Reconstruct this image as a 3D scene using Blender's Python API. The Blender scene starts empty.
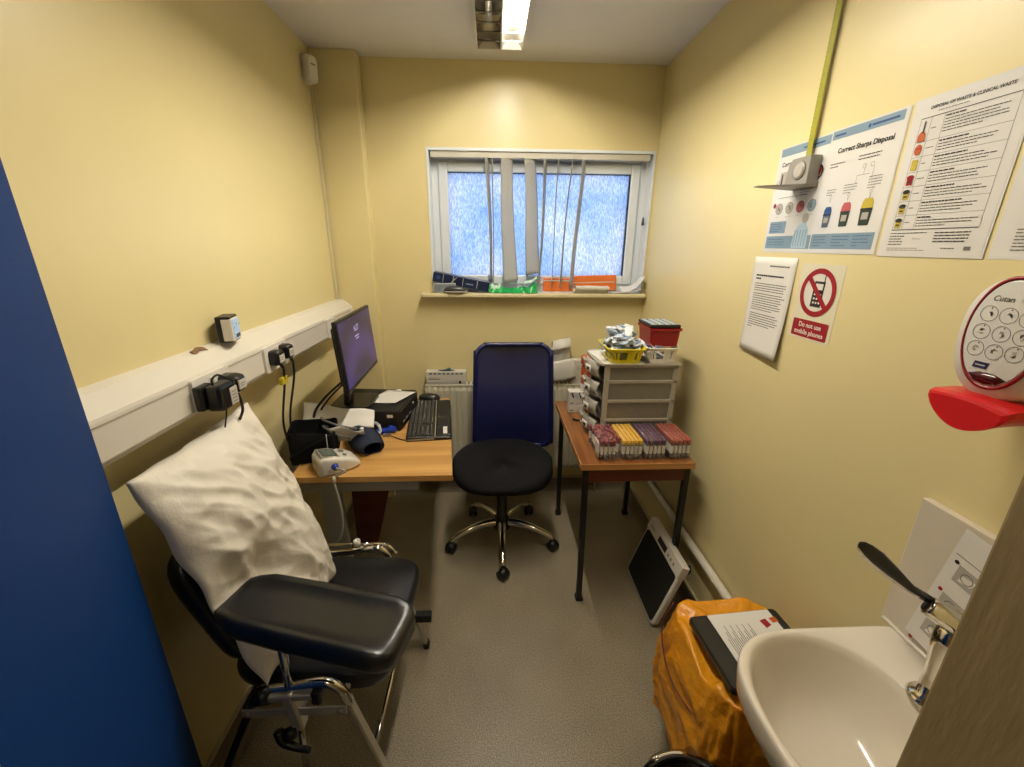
import bpy, bmesh, math, random
from mathutils import Vector, Matrix, noise, Euler
S = bpy.context.scene
COL = S.collection
PI = math.pi
rnd = random.Random(7)

# ------------------------------------------------------------------ camera, world, lights, exposure
cam_d = bpy.data.cameras.new('camera'); cam = bpy.data.objects.new('camera', cam_d); COL.objects.link(cam)
cam_d.sensor_fit = 'HORIZONTAL'; cam_d.sensor_width = 36.0; cam_d.lens = 36.0 * 421.19 / 1024.0
cam_d.clip_start = 0.02
_r = Vector((0.99891303, -0.0458612, 0.00833661)); _d = Vector((-0.00637141, -0.31150765, -0.95022229)); _f = Vector((0.04617526, 0.94913631, -0.31146125))
mw = Matrix(((_r.x, -_d.x, -_f.x, 0), (_r.y, -_d.y, -_f.y, 0), (_r.z, -_d.z, -_f.z, 1.54), (0, 0, 0, 1)))
cam.matrix_world = mw
S.camera = cam
W = bpy.data.worlds.new('daylight'); S.world = W; W.use_nodes = True
bg = W.node_tree.nodes['Background']; bg.inputs[0].default_value = (0.60, 0.78, 1.0, 1); bg.inputs[1].default_value = 2.6
TUBE_STRENGTH = 225.0
CORRIDOR_FILL = 20.0
S.view_settings.view_transform = 'Standard'; S.view_settings.look = 'None'
S.view_settings.gamma = 1.0; S.view_settings.use_curve_mapping = False
S.view_settings.exposure = 0.0
S.cycles.use_denoising = True
S.cycles.max_bounces = 10; S.cycles.diffuse_bounces = 2; S.cycles.transparent_max_bounces = 16
S.cycles.sample_clamp_indirect = 6.0

# ------------------------------------------------------------------ materials
def lin(c):
    if isinstance(c, str): c = tuple(int(c[i:i+2], 16) for i in (0, 2, 4))
    o = []
    for v in c:
        v /= 255.0
        o.append(v/12.92 if v <= 0.04045 else ((v+0.055)/1.055)**2.4)
    return (*o, 1.0)
MC = {}
def mat(name, col, rough=0.5, metal=0.0, bump=None, var=0.0, vscale=6.0, spec=0.5, coat=0.0, emit=0.0, stretch=None, detail=4.0):
    if name in MC: return MC[name]
    m = bpy.data.materials.new(name); m.use_nodes = True; nt = m.node_tree; N = nt.nodes; L = nt.links
    b = N['Principled BSDF']; c = lin(col)
    b.inputs['Base Color'].default_value = c; b.inputs['Roughness'].default_value = rough
    b.inputs['Metallic'].default_value = metal; b.inputs['Specular IOR Level'].default_value = spec
    if coat: b.inputs['Coat Weight'].default_value = coat; b.inputs['Coat Roughness'].default_value = 0.1
    if emit: b.inputs['Emission Color'].default_value = c; b.inputs['Emission Strength'].default_value = emit
    tc = N.new('ShaderNodeTexCoord'); mp = N.new('ShaderNodeMapping'); L.new(tc.outputs['Object'], mp.inputs[0])
    if stretch: mp.inputs['Scale'].default_value = stretch
    nz = N.new('ShaderNodeTexNoise'); nz.inputs['Scale'].default_value = vscale; nz.inputs['Detail'].default_value = detail
    L.new(mp.outputs[0], nz.inputs['Vector'])
    v = var if var else 0.04
    mx = N.new('ShaderNodeMix'); mx.data_type = 'RGBA'
    mx.inputs[6].default_value = tuple(x*(1-v) for x in c[:3])+(1,); mx.inputs[7].default_value = tuple(min(1, x*(1+v)) for x in c[:3])+(1,)
    rp = N.new('ShaderNodeMapRange'); rp.inputs[1].default_value = 0.3; rp.inputs[2].default_value = 0.7
    L.new(nz.outputs[0], rp.inputs[0]); L.new(rp.outputs[0], mx.inputs[0]); L.new(mx.outputs[2], b.inputs['Base Color'])
    if bump:
        n2 = N.new('ShaderNodeTexNoise'); n2.inputs['Scale'].default_value = bump[0]; n2.inputs['Detail'].default_value = 5
        L.new(mp.outputs[0], n2.inputs['Vector'])
        bp = N.new('ShaderNodeBump'); bp.inputs['Strength'].default_value = bump[1]; bp.inputs['Distance'].default_value = bump[2] if len(bump) > 2 else 0.002
        L.new(n2.outputs[0], bp.inputs['Height']); L.new(bp.outputs[0], b.inputs['Normal'])
    MC[name] = m
    return m
wallM = mat('yellow wall paint', 'e9d8a0', 0.32, bump=(60, 0.10, 0.002), var=0.025, vscale=2.0, spec=0.5)
ceilM = mat('white ceiling paint', 'efecec', 0.7, bump=(50, 0.1), var=0.02)
whiteP = mat('white plastic', 'e9e2d6', 0.35, var=0.02)
upvc = mat('white window plastic', 'e6ebef', 0.3, var=0.02)
trunkM = mat('white trunking plastic', 'e4dccd', 0.38, var=0.02)
greyP = mat('grey plastic', 'a39c8c', 0.45, var=0.04)
paper = mat('white paper', 'e8e3da', 0.55, var=0.02)
lamin = mat('laminated paper', 'e6e2dc', 0.16, var=0.015, coat=0.4)
ink = mat('printed black ink', '24211f', 0.45)
inkG = mat('printed grey ink', '6d6963', 0.5)
inkL = mat('printed pale grey ink', 'b5aea3', 0.5)
redI = mat('printed red', '9c1422', 0.35)
blueI = mat('printed blue grey', '849cac', 0.35)
blueD = mat('printed blue', '2c4c86', 0.35)
orangeI = mat('printed orange', 'c25a26', 0.45)
yellowI = mat('printed yellow', 'c9b13a', 0.45)
greenI = mat('printed dark green', '2c3a2c', 0.45)
pinkI = mat('printed pink red', 'c05a5a', 0.45)
blackP = mat('black plastic', '101011', 0.35, var=0.1)
blackM = mat('black matte plastic', '0c0c0d', 0.6, var=0.1)
vinyl = mat('black vinyl upholstery', '17181b', 0.33, bump=(260, 0.18, 0.001), var=0.15, vscale=9, spec=0.6)
fabB = mat('black fabric', '0d0d10', 0.9, bump=(500, 0.3, 0.001), var=0.15, spec=0.2)
chrome = mat('polished chrome', 'd8d4cc', 0.09, 1.0)
steelG = mat('grey painted steel', '96928a', 0.4, 0.2)
steelL = mat('light grey metal', 'c4bdae', 0.3, 0.5)
steelB = mat('black painted steel', '0f0f10', 0.45, 0.0)
pillowM = mat('white pillow cover', 'ebe2d2', 0.45, bump=(17, 0.55, 0.010), var=0.03, spec=0.4)
radM = mat('cream radiator enamel', 'd6cfb6', 0.35)
ceramic = mat('white ceramic', 'ebe0ce', 0.12, spec=0.6, var=0.01)
doorM = mat('dark blue door laminate', '08336e', 0.62, bump=(500, 0.25, 0.0006), var=0.12, vscale=350, spec=0.15)
frameM = mat('brown beige painted wood', 'a58f66', 0.5, bump=(30, 0.35, 0.002), var=0.06, vscale=14, stretch=(4, 4, 0.8))
orangeB = mat('orange plastic bag film', 'ffa622', 0.22, bump=(30, 0.8, 0.012), var=0.08, spec=0.6)
redP = mat('red plastic', '960f18', 0.3, var=0.04)
redS = mat('bright red plastic', 'd5161f', 0.28, var=0.04)
yelP = mat('yellow plastic', 'e6d21e', 0.35, var=0.04)
grnP = mat('green plastic bag', '16a04c', 0.3, var=0.1)
orgP = mat('orange carton', 'f07a32', 0.5)
orjP = mat('orange red plastic', 'b4481c', 0.35)
_nt = orangeB.node_tree; _tr = _nt.nodes.new('ShaderNodeBsdfTranslucent'); _tr.inputs[0].default_value = lin('ffa020'); _mx = _nt.nodes.new('ShaderNodeMixShader'); _mx.inputs[0].default_value = 0.15
_nt.links.new(_nt.nodes['Principled BSDF'].outputs[0], _mx.inputs[1]); _nt.links.new(_tr.outputs[0], _mx.inputs[2]); _nt.links.new(_mx.outputs[0], _nt.nodes['Material Output'].inputs[0])
navyP = mat('navy carton', '17203f', 0.35)
navyF = mat('navy fabric', '131c33', 0.85, bump=(300, 0.3, 0.001))
packM = mat('white blue packet film', 'eef0f2', 0.25, var=0.12, vscale=30)
packB = mat('blue packet film', 'c2d6ee', 0.25, var=0.1, vscale=30)
tapeM = mat('yellow green tape', 'a9a42c', 0.4)
slatM = mat('pale woven blind fabric', 'cfcabd', 0.8, bump=(300, 0.3, 0.001), var=0.06, vscale=120)
_nt = slatM.node_tree; _tr = _nt.nodes.new('ShaderNodeBsdfTranslucent'); _tr.inputs[0].default_value = (0.8, 0.79, 0.74, 1); _mx = _nt.nodes.new('ShaderNodeMixShader'); _mx.inputs[0].default_value = 0.45
_nt.links.new(_nt.nodes['Principled BSDF'].outputs[0], _mx.inputs[1]); _nt.links.new(_tr.outputs[0], _mx.inputs[2]); _nt.links.new(_mx.outputs[0], _nt.nodes['Material Output'].inputs[0])
cardM = mat('white carton', 'dcd6cb', 0.5)
tagY = mat('yellow tag', 'cdb52e', 0.5)
mirror = mat('satin reflector metal', 'a8a49c', 0.22, 1.0)
litR = mat('lit channel reflector white', 'f4efe4', 0.4)  # overexposed white of the lit channel put into its reflector colour
lcd = mat('lcd glass', '6f786c', 0.15)
lcdB = mat('pale blue display', 'a8c8e8', 0.2, emit=0.25)
rubM = mat('grey rubber tubing', 'a9a69e', 0.5)
tealP = mat('teal plastic', '2f7f95', 0.4)
bluP = mat('royal blue plastic', '14379c', 0.35)
capDR = mat('dark red tube cap', '8a2430', 0.4); capY = mat('yellow tube cap', 'eab52a', 0.4)
capP = mat('purple tube cap', '5a2750', 0.4); capR = mat('red brown tube cap', 'a3402a', 0.4)
tubeG = mat('tube glass', '5d5149', 0.15)
plugL = mat('white plug label', 'c9c3b8', 0.5)

def wood(name, c1, c2, scale, rough=0.35, axis='Y'):
    m = bpy.data.materials.new(name); m.use_nodes = True; nt = m.node_tree; N = nt.nodes; L = nt.links; b = N['Principled BSDF']
    tc = N.new('ShaderNodeTexCoord'); mp = N.new('ShaderNodeMapping'); L.new(tc.outputs['Object'], mp.inputs[0])
    mp.inputs['Scale'].default_value = (1, 0.06, 1) if axis == 'Y' else (0.06, 1, 1)
    nz = N.new('ShaderNodeTexNoise'); nz.inputs['Scale'].default_value = scale; nz.inputs['Detail'].default_value = 6
    L.new(mp.outputs[0], nz.inputs['Vector'])
    cr = N.new('ShaderNodeValToRGB'); cr.color_ramp.elements[0].position = 0.35; cr.color_ramp.elements[1].position = 0.65
    cr.color_ramp.elements[0].color = lin(c1); cr.color_ramp.elements[1].color = lin(c2)
    L.new(nz.outputs[0], cr.inputs[0]); L.new(cr.outputs[0], b.inputs['Base Color']); b.inputs['Roughness'].default_value = rough
    return m
beech = wood('beech desk laminate', 'c08c4a', 'd9a862', 22, 0.38, 'X')
teak = wood('brown striped table wood', '74421f', '9c6636', 38, 0.28, 'Y')
teakE = wood('pale table edge', 'b07c48', 'c59058', 30, 0.35, 'X')
mahog = wood('red brown wood', '4a1d10', '5e2a18', 20, 0.45, 'X')

def floor_mat():
    m = bpy.data.materials.new('speckled beige safety vinyl'); m.use_nodes = True; nt = m.node_tree; N = nt.nodes; L = nt.links; b = N['Principled BSDF']
    tc = N.new('ShaderNodeTexCoord'); n1 = N.new('ShaderNodeTexNoise'); n1.inputs['Scale'].default_value = 260; n1.inputs['Detail'].default_value = 3
    L.new(tc.outputs['Object'], n1.inputs['Vector'])
    cr = N.new('ShaderNodeValToRGB'); e = cr.color_ramp.elements
    e[0].position = 0.32; e[0].color = lin('6b5f4c'); e[1].position = 0.72; e[1].color = lin('b8ab92')
    k = cr.color_ramp.elements.new(0.5); k.color = lin('92866f')
    L.new(n1.outputs[0], cr.inputs[0])
    n3 = N.new('ShaderNodeTexNoise'); n3.inputs['Scale'].default_value = 5; n3.inputs['Detail'].default_value = 5; L.new(tc.outputs['Object'], n3.inputs['Vector'])
    r3 = N.new('ShaderNodeMapRange'); r3.inputs[1].default_value = .3; r3.inputs[2].default_value = .7; r3.inputs[3].default_value = .86; r3.inputs[4].default_value = 1.06; L.new(n3.outputs[0], r3.inputs[0])
    mx = N.new('ShaderNodeMix'); mx.data_type = 'RGBA'; mx.blend_type = 'MULTIPLY'; mx.inputs[0].default_value = 1
    L.new(cr.outputs[0], mx.inputs[6]); L.new(r3.outputs[0], mx.inputs[7])
    L.new(mx.outputs[2], b.inputs['Base Color'])
    b.inputs['Roughness'].default_value = 0.36
    v = N.new('ShaderNodeTexVoronoi'); v.inputs['Scale'].default_value = 180; L.new(tc.outputs['Object'], v.inputs['Vector'])
    bp = N.new('ShaderNodeBump'); bp.inputs['Strength'].default_value = 0.35; bp.inputs['Distance'].default_value = 0.001
    L.new(v.outputs['Distance'], bp.inputs['Height']); L.new(bp.outputs[0], b.inputs['Normal'])
    return m
floorM = floor_mat()
def film(name, col, alpha, rough=0.15, dv=0.5):
    m = bpy.data.materials.new(name); m.use_nodes = True; nt = m.node_tree; N = nt.nodes; L = nt.links; b = N['Principled BSDF']
    b.inputs['Base Color'].default_value = lin(col); b.inputs['Roughness'].default_value = rough; b.inputs['Specular IOR Level'].default_value = 0.8
    tr = N.new('ShaderNodeBsdfTransparent'); mx = N.new('ShaderNodeMixShader')
    nz = N.new('ShaderNodeTexNoise'); nz.inputs['Scale'].default_value = 45; nz.inputs['Detail'].default_value = 4; tc = N.new('ShaderNodeTexCoord'); L.new(tc.outputs['Object'], nz.inputs['Vector'])
    r = N.new('ShaderNodeMapRange'); r.inputs[1].default_value = .35; r.inputs[2].default_value = .7; r.inputs[3].default_value = alpha*(1-dv); r.inputs[4].default_value = min(1, alpha*(1+dv))
    L.new(nz.outputs[0], r.inputs[0]); L.new(r.outputs[0], mx.inputs[0]); L.new(tr.outputs[0], mx.inputs[1]); L.new(b.outputs[0], mx.inputs[2])
    bp = N.new('ShaderNodeBump'); bp.inputs['Strength'].default_value = 0.25; bp.inputs['Distance'].default_value = 0.001; L.new(nz.outputs[0], bp.inputs['Height']); L.new(bp.outputs[0], b.inputs['Normal'])
    L.new(mx.outputs[0], N['Material Output'].inputs[0])
    return m
clearF = film('clear film', 'e8e4dc', 0.09)
smokeW = film('frosted grey plastic', '8a8478', 0.78, 0.3, 0.04)
clearD = film('frosted clear drawer plastic', 'c6c0b4', 0.7, 0.25, 0.08)
clearP = film('clear plastic', 'f2f2f2', 0.6, 0.2)
def mesh_blue():
    m = bpy.data.materials.new('blue mesh fabric'); m.use_nodes = True; nt = m.node_tree; N = nt.nodes; L = nt.links; b = N['Principled BSDF']
    b.inputs['Base Color'].default_value = lin('050e48'); b.inputs['Roughness'].default_value = 0.55
    tr = N.new('ShaderNodeBsdfTransparent'); mx = N.new('ShaderNodeMixShader'); mx.inputs[0].default_value = 0.9
    w = N.new('ShaderNodeTexWave'); w.inputs['Scale'].default_value = 120; w.bands_direction = 'X'; tc = N.new('ShaderNodeTexCoord'); L.new(tc.outputs['Object'], w.inputs['Vector'])
    w2 = N.new('ShaderNodeTexWave'); w2.inputs['Scale'].default_value = 120; w2.bands_direction = 'Z'; L.new(tc.outputs['Object'], w2.inputs['Vector'])
    mt = N.new('ShaderNodeMath'); mt.operation = 'MAXIMUM'; L.new(w.outputs[1], mt.inputs[0]); L.new(w2.outputs[1], mt.inputs[1])
    r = N.new('ShaderNodeMapRange'); r.inputs[1].default_value = .2; r.inputs[2].default_value = .6; r.inputs[3].default_value = .86; r.inputs[4].default_value = 1; L.new(mt.outputs[0], r.inputs[0])
    L.new(r.outputs[0], mx.inputs[0]); L.new(tr.outputs[0], mx.inputs[1]); L.new(b.outputs[0], mx.inputs[2]); L.new(mx.outputs[0], N['Material Output'].inputs[0])
    return m
meshB = mesh_blue()
blueRim = mat('dark blue plastic rim', '08124a', 0.4)
def glass_mat():
    m = bpy.data.materials.new('obscured window glass'); m.use_nodes = True; nt = m.node_tree; N = nt.nodes; L = nt.links
    N.remove(N['Principled BSDF'])
    tc = N.new('ShaderNodeTexCoord'); mp = N.new('ShaderNodeMapping'); mp.inputs['Scale'].default_value = (1, 1, 0.22); L.new(tc.outputs['Object'], mp.inputs[0])
    nz = N.new('ShaderNodeTexNoise'); nz.inputs['Scale'].default_value = 290; nz.inputs['Detail'].default_value = 1; L.new(mp.outputs[0], nz.inputs['Vector'])
    n2 = N.new('ShaderNodeTexNoise'); n2.inputs['Scale'].default_value = 3.2; n2.inputs['Detail'].default_value = 3; L.new(tc.outputs['Object'], n2.inputs['Vector'])
    c1 = N.new('ShaderNodeValToRGB'); c1.color_ramp.elements[0].position = .34; c1.color_ramp.elements[1].position = .68
    c1.color_ramp.elements[0].color = (0.46, 0.54, 0.66, 1); c1.color_ramp.elements[1].color = (0.98, 0.98, 0.98, 1); L.new(nz.outputs[0], c1.inputs[0])
    c2 = N.new('ShaderNodeValToRGB'); c2.color_ramp.elements[0].position = .38; c2.color_ramp.elements[1].position = .62
    c2.color_ramp.elements[0].color = (0.72, 0.78, 0.90, 1); c2.color_ramp.elements[1].color = (1.0, 0.93, 0.93, 1); L.new(n2.outputs[0], c2.inputs[0])
    mu = N.new('ShaderNodeMix'); mu.data_type = 'RGBA'; mu.blend_type = 'MULTIPLY'; mu.inputs[0].default_value = 1; L.new(c1.outputs[0], mu.inputs[6]); L.new(c2.outputs[0], mu.inputs[7])
    t = N.new('ShaderNodeBsdfTranslucent'); g = N.new('ShaderNodeBsdfGlossy'); g.inputs['Roughness'].default_value = 0.15
    L.new(mu.outputs[2], t.inputs[0]); mx = N.new('ShaderNodeMixShader'); mx.inputs[0].default_value = 0.06
    L.new(t.outputs[0], mx.inputs[1]); L.new(g.outputs[0], mx.inputs[2]); L.new(mx.outputs[0], N['Material Output'].inputs[0])
    return m
glassM = glass_mat()
def emis(name, col, s):
    m = bpy.data.materials.new(name); m.use_nodes = True; b = m.node_tree.nodes['Principled BSDF']
    b.inputs['Base Color'].default_value = (0.8, 0.8, 0.8, 1); b.inputs['Emission Color'].default_value = col; b.inputs['Emission Strength'].default_value = s
    return m
tubeOn = emis('lit fluorescent tube', (1.0, 0.93, 0.79, 1), TUBE_STRENGTH)
corrFill = emis('corridor fill glow', (1.0, 0.84, 0.62, 1), CORRIDOR_FILL)  # glow of the added corridor fill lamp
def screen_mat():
    m = bpy.data.materials.new('monitor screen'); m.use_nodes = True; nt = m.node_tree; N = nt.nodes; L = nt.links; b = N['Principled BSDF']
    b.inputs['Base Color'].default_value = (.01, .01, .012, 1); b.inputs['Roughness'].default_value = 0.25
    tc = N.new('ShaderNodeTexCoord'); w = N.new('ShaderNodeTexWave'); w.wave_type = 'RINGS'; w.inputs['Scale'].default_value = 1.6; w.inputs['Distortion'].default_value = 2.0
    L.new(tc.outputs['Object'], w.inputs['Vector'])
    cr = N.new('ShaderNodeValToRGB'); cr.color_ramp.elements[0].color = lin('2a1c55'); cr.color_ramp.elements[1].color = lin('4c3788')
    L.new(w.outputs[0], cr.inputs[0]); L.new(cr.outputs[0], b.inputs['Emission Color']); b.inputs['Emission Strength'].default_value = 0.5
    return m
screenM = screen_mat()

# ------------------------------------------------------------------ mesh builder
class MB:
    def __init__(s, T=None):
        s.bm = bmesh.new(); s.mats = []; s.T = T or Matrix.Identity(4)
    def mi(s, m):
        if m not in s.mats: s.mats.append(m)
        return s.mats.index(m)
    def _add(s, verts, faces, m, smooth=False, T=None):
        k = s.mi(m); M = s.T @ T if T is not None else s.T
        vs = [s.bm.verts.new(M @ Vector(v)) for v in verts]
        for f in faces:
            try:
                fc = s.bm.faces.new([vs[i] for i in f]); fc.material_index = k; fc.smooth = smooth
            except ValueError: pass
        return vs
    def bmadd(s, b2, m, smooth=False, T=None):
        b2.verts.ensure_lookup_table()
        for i, v in enumerate(b2.verts): v.index = i
        s._add([v.co.copy() for v in b2.verts], [[v.index for v in f.verts] for f in b2.faces], m, smooth, T); b2.free()
    def box(s, a, b, m, bev=0.0, T=None, seg=2):
        a = Vector(a); b = Vector(b); b2 = bmesh.new(); bmesh.ops.create_cube(b2, size=1.0)
        c = (a+b)/2; d = b-a
        for v in b2.verts: v.co = Vector((v.co.x*abs(d.x), v.co.y*abs(d.y), v.co.z*abs(d.z))) + c
        if bev > 0:
            bmesh.ops.bevel(b2, geom=b2.edges[:], offset=min(bev, min(abs(x) for x in d)*0.49), segments=seg, affect='EDGES', profile=0.5)
        s.bmadd(b2, m, False, T); return s
    def bar(s, p0, p1, w, h, m, bev=0.0, up=(0, 0, 1)):
        p0 = Vector(p0); p1 = Vector(p1); z = (p1-p0); Ln = z.length; z.normalize()
        x = Vector(up).cross(z)
        if x.length < 1e-4: x = Vector((1, 0, 0)).cross(z)
        x.normalize(); y = z.cross(x)
        T = Matrix(((x.x, y.x, z.x, p0.x), (x.y, y.y, z.y, p0.y), (x.z, y.z, z.z, p0.z), (0, 0, 0, 1)))
        return s.box((-w/2, -h/2, 0), (w/2, h/2, Ln), m, bev, T)
    def tube(s, pts, r, m, seg=10, sub=0, closed=False, caps=True, T=None):
        P = [Vector(p) for p in pts]
        R = r if isinstance(r, (list, tuple)) else [r]*len(P)
        if sub and len(P) > 2:
            Q = []; RR = []; n = len(P); rng = n if closed else n-1
            for i in range(rng):
                p0 = P[(i-1) % n] if closed or i > 0 else P[0]*2-P[1]; p1 = P[i]; p2 = P[(i+1) % n]
                p3 = P[(i+2) % n] if closed or i < n-2 else P[-1]*2-P[-2]
                for j in range(sub):
                    t = j/sub; t2 = t*t; t3 = t2*t
                    Q.append(0.5*((2*p1)+(-p0+p2)*t+(2*p0-5*p1+4*p2-p3)*t2+(-p0+3*p1-3*p2+p3)*t3)); RR.append(R[i]*(1-t)+R[(i+1) % n]*t)
            if not closed: Q.append(P[-1]); RR.append(R[-1])
            P, R = Q, RR
        n = len(P); verts = []; faces = []; prev = None
        for i in range(n):
            if closed: t = P[(i+1) % n]-P[(i-1) % n]
            else: t = P[min(i+1, n-1)]-P[max(i-1, 0)]
            if t.length < 1e-9: t = Vector((0, 0, 1))
            t.normalize()
            if prev is None:
                a = Vector((0, 0, 1)) if abs(t.z) < 0.9 else Vector((1, 0, 0)); u = a.cross(t).normalized()
            else:
                u = prev - t*prev.dot(t)
                u = u.normalized() if u.length > 1e-6 else Vector((1, 0, 0)).cross(t).normalized()
            prev = u; w = t.cross(u)
            for k in range(seg):
                an = 2*PI*k/seg; verts.append(P[i]+(u*math.cos(an)+w*math.sin(an))*R[i])
        for i in range(n if closed else n-1):
            for k in range(seg):
                j = (i+1) % n; faces.append([i*seg+k, i*seg+(k+1) % seg, j*seg+(k+1) % seg, j*seg+k])
        if caps and not closed:
            faces.append(list(range(seg))[::-1]); faces.append([(n-1)*seg+k for k in range(seg)])
        s._add(verts, faces, m, True, T); return s
    def lathe(s, prof, m, T=None, seg=24, smooth=True, cap=True):
        verts = []; faces = []; n = len(prof)
        for r, z in prof:
            for k in range(seg):
                a = 2*PI*k/seg; verts.append((r*math.cos(a), r*math.sin(a), z))
        for i in range(n-1):
            for k in range(seg): faces.append([i*seg+k, i*seg+(k+1) % seg, (i+1)*seg+(k+1) % seg, (i+1)*seg+k])
        if cap: faces.append(list(range(seg))[::-1]); faces.append([(n-1)*seg+k for k in range(seg)])
        s._add(verts, faces, m, smooth, T); return s
    def prism(s, poly, z0, z1, m, T=None, smooth=False):
        n = len(poly); v = [(x, y, z0) for x, y in poly]+[(x, y, z1) for x, y in poly]
        f = [list(range(n))[::-1], list(range(n, 2*n))]+[[i, (i+1) % n, (i+1) % n+n, i+n] for i in range(n)]
        s._add(v, f, m, smooth, T); return s
    def rings(s, R, m, T=None, capA=True, capB=True, smooth=True):
        n = len(R[0]); v = [p for r in R for p in r]; f = []
        for i in range(len(R)-1):
            for k in range(n): f.append([i*n+k, i*n+(k+1) % n, (i+1)*n+(k+1) % n, (i+1)*n+k])
        if capA: f.append(list(range(n))[::-1])
        if capB: f.append([(len(R)-1)*n+k for k in range(n)])
        s._add(v, f, m, smooth, T); return s
    def grid(s, fn, nu, nv, m, T=None, smooth=True, thick=0.0):
        v = [fn(i/nu, j/nv) for j in range(nv+1) for i in range(nu+1)]
        w = nu+1; f = [[j*w+i, j*w+i+1, (j+1)*w+i+1, (j+1)*w+i] for j in range(nv) for i in range(nu)]
        if thick:
            V = [Vector(p) for p in v]; N = [Vector((0, 0, 0)) for _ in V]
            for q in f:
                nn = (V[q[1]]-V[q[0]]).cross(V[q[3]]-V[q[0]])
                for i in q: N[i] += nn
            off = len(V); v = V+[V[i]-N[i].normalized()*thick for i in range(off)]
            f2 = [[off+i for i in q[::-1]] for q in f]
            bd = [i for i in range(w)]+[j*w+nu for j in range(1, nv+1)]+[nv*w+i for i in range(nu-1, -1, -1)]+[j*w for j in range(nv-1, 0, -1)]
            f3 = [[bd[(k+1) % len(bd)], bd[k], off+bd[k], off+bd[(k+1) % len(bd)]] for k in range(len(bd))]
            f = f+f2+f3
        s._add(v, f, m, smooth, T); return s
    def ball(s, c, r, m, T=None, seg=16):
        b2 = bmesh.new(); bmesh.ops.create_uvsphere(b2, u_segments=seg, v_segments=max(6, seg//2), radius=1.0)
        rr = r if isinstance(r, (tuple, list)) else (r, r, r)
        for v in b2.verts: v.co = Vector((v.co.x*rr[0]+c[0], v.co.y*rr[1]+c[1], v.co.z*rr[2]+c[2]))
        s.bmadd(b2, m, True, T); return s
    def disc(s, c, r, m, z=0.0, seg=24, ry=None, T=None):
        ry = ry or r; v = [(c[0]+r*math.cos(2*PI*k/seg), c[1]+ry*math.sin(2*PI*k/seg), z) for k in range(seg)]
        s._add(v, [list(range(seg))], m, False, T); return s
    def ring(s, c, r0, r1, m, z=0.0, seg=28, k=1.0, T=None, flat=True):
        v = []; f = []
        for i in range(seg):
            a = 2*PI*i/seg; ca, sa = math.cos(a), math.sin(a); v += [(c[0]+r0*ca, c[1]+r0*k*sa, z), (c[0]+r1*ca, c[1]+r1*k*sa, z)]
        for i in range(seg):
            j = (i+1) % seg; f.append([2*i, 2*i+1, 2*j+1, 2*j])
        s._add(v, f, m, False, T); return s
    def rect(s, x, y, w, h, m, z=0.0, T=None):
        s._add([(x, y, z), (x+w, y, z), (x+w, y+h, z), (x, y+h, z)], [[0, 1, 2, 3]], m, False, T); return s
    def poly(s, pts, m, z=0.0, T=None):
        s._add([(p[0], p[1], z) for p in pts], [list(range(len(pts)))], m, False, T); return s
    def text(s, body, x, y, size, m, z=0.0, bold=0.0, shear=0.0, align='LEFT', sx=1.0):
        cu = bpy.data.curves.new('t', 'FONT'); cu.body = body; cu.size = size; cu.offset = bold; cu.shear = shear; cu.align_x = align; cu.resolution_u = 3
        o = bpy.data.objects.new('t', cu); COL.objects.link(o); bpy.context.view_layer.update()
        me = bpy.data.meshes.new_from_object(o.evaluated_get(bpy.context.evaluated_depsgraph_get()))
        s._add([(v.co.x*sx+x, v.co.y+y, z) for v in me.vertices], [list(p.vertices) for p in me.polygons], m)
        bpy.data.objects.remove(o); bpy.data.curves.remove(cu); bpy.data.meshes.remove(me); return s

def obj(mb, name, parent=None, loc=None, recalc=True):
    if recalc: bmesh.ops.recalc_face_normals(mb.bm, faces=mb.bm.faces[:])
    me = bpy.data.meshes.new(name)
    if parent is not None:
        r = parent
        while r.parent: r = r.parent
        off = r.location.copy(); o_loc = Vector((0, 0, 0))
    else:
        off = Vector(loc) if loc is not None else Vector((0, 0, 0)); o_loc = off
    for v in mb.bm.verts: v.co -= off
    mb.bm.to_mesh(me); mb.bm.free()
    for m in mb.mats: me.materials.append(m)
    o = bpy.data.objects.new(name, me); COL.objects.link(o); o.location = o_loc
    if parent is not None: o.parent = parent
    return o
def tag(o, label, cat, group=None, kind=None):
    o['label'] = label; o['category'] = cat
    if group: o['group'] = group
    if kind: o['kind'] = kind
    return o
def thing(name, label, cat, loc=(0, 0, 0), group=None):
    o = bpy.data.objects.new(name, None); COL.objects.link(o); o.location = loc; o.empty_display_size = 0.05
    return tag(o, label, cat, group)
def solo(mb, name, label, cat, loc, group=None, recalc=True): return tag(obj(mb, name, None, loc, recalc), label, cat, group)
def struct(mb, name, parent=None):
    o = obj(mb, name, parent); o['kind'] = 'structure'; return o
def frame(x, y, z, o):
    x, y, z, o = map(Vector, (x, y, z, o))
    return Matrix(((x.x, y.x, z.x, o.x), (x.y, y.y, z.y, o.y), (x.z, y.z, z.z, o.z), (0, 0, 0, 1)))
def RW(Y, z, X=0.88): return frame((0, -1, 0), (0, 0, 1), (-1, 0, 0), (X, Y, z))      # right wall: u toward camera, v up, w into room
def LW(Y, z, X=-0.845): return frame((0, 1, 0), (0, 0, 1), (1, 0, 0), (X, Y, z))      # left wall
def BW(X, z, Y=2.45): return frame((1, 0, 0), (0, 0, 1), (0, -1, 0), (X, Y, z))        # back wall
def sup(n, a, b, e=4.0, cx=0, cy=0, z=0):
    out = []
    for k in range(n):
        t = 2*PI*k/n; c, q = math.cos(t), math.sin(t)
        out.append((cx+a*math.copysign(abs(c)**(2/e), c), cy+b*math.copysign(abs(q)**(2/e), q), z))
    return out
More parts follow.
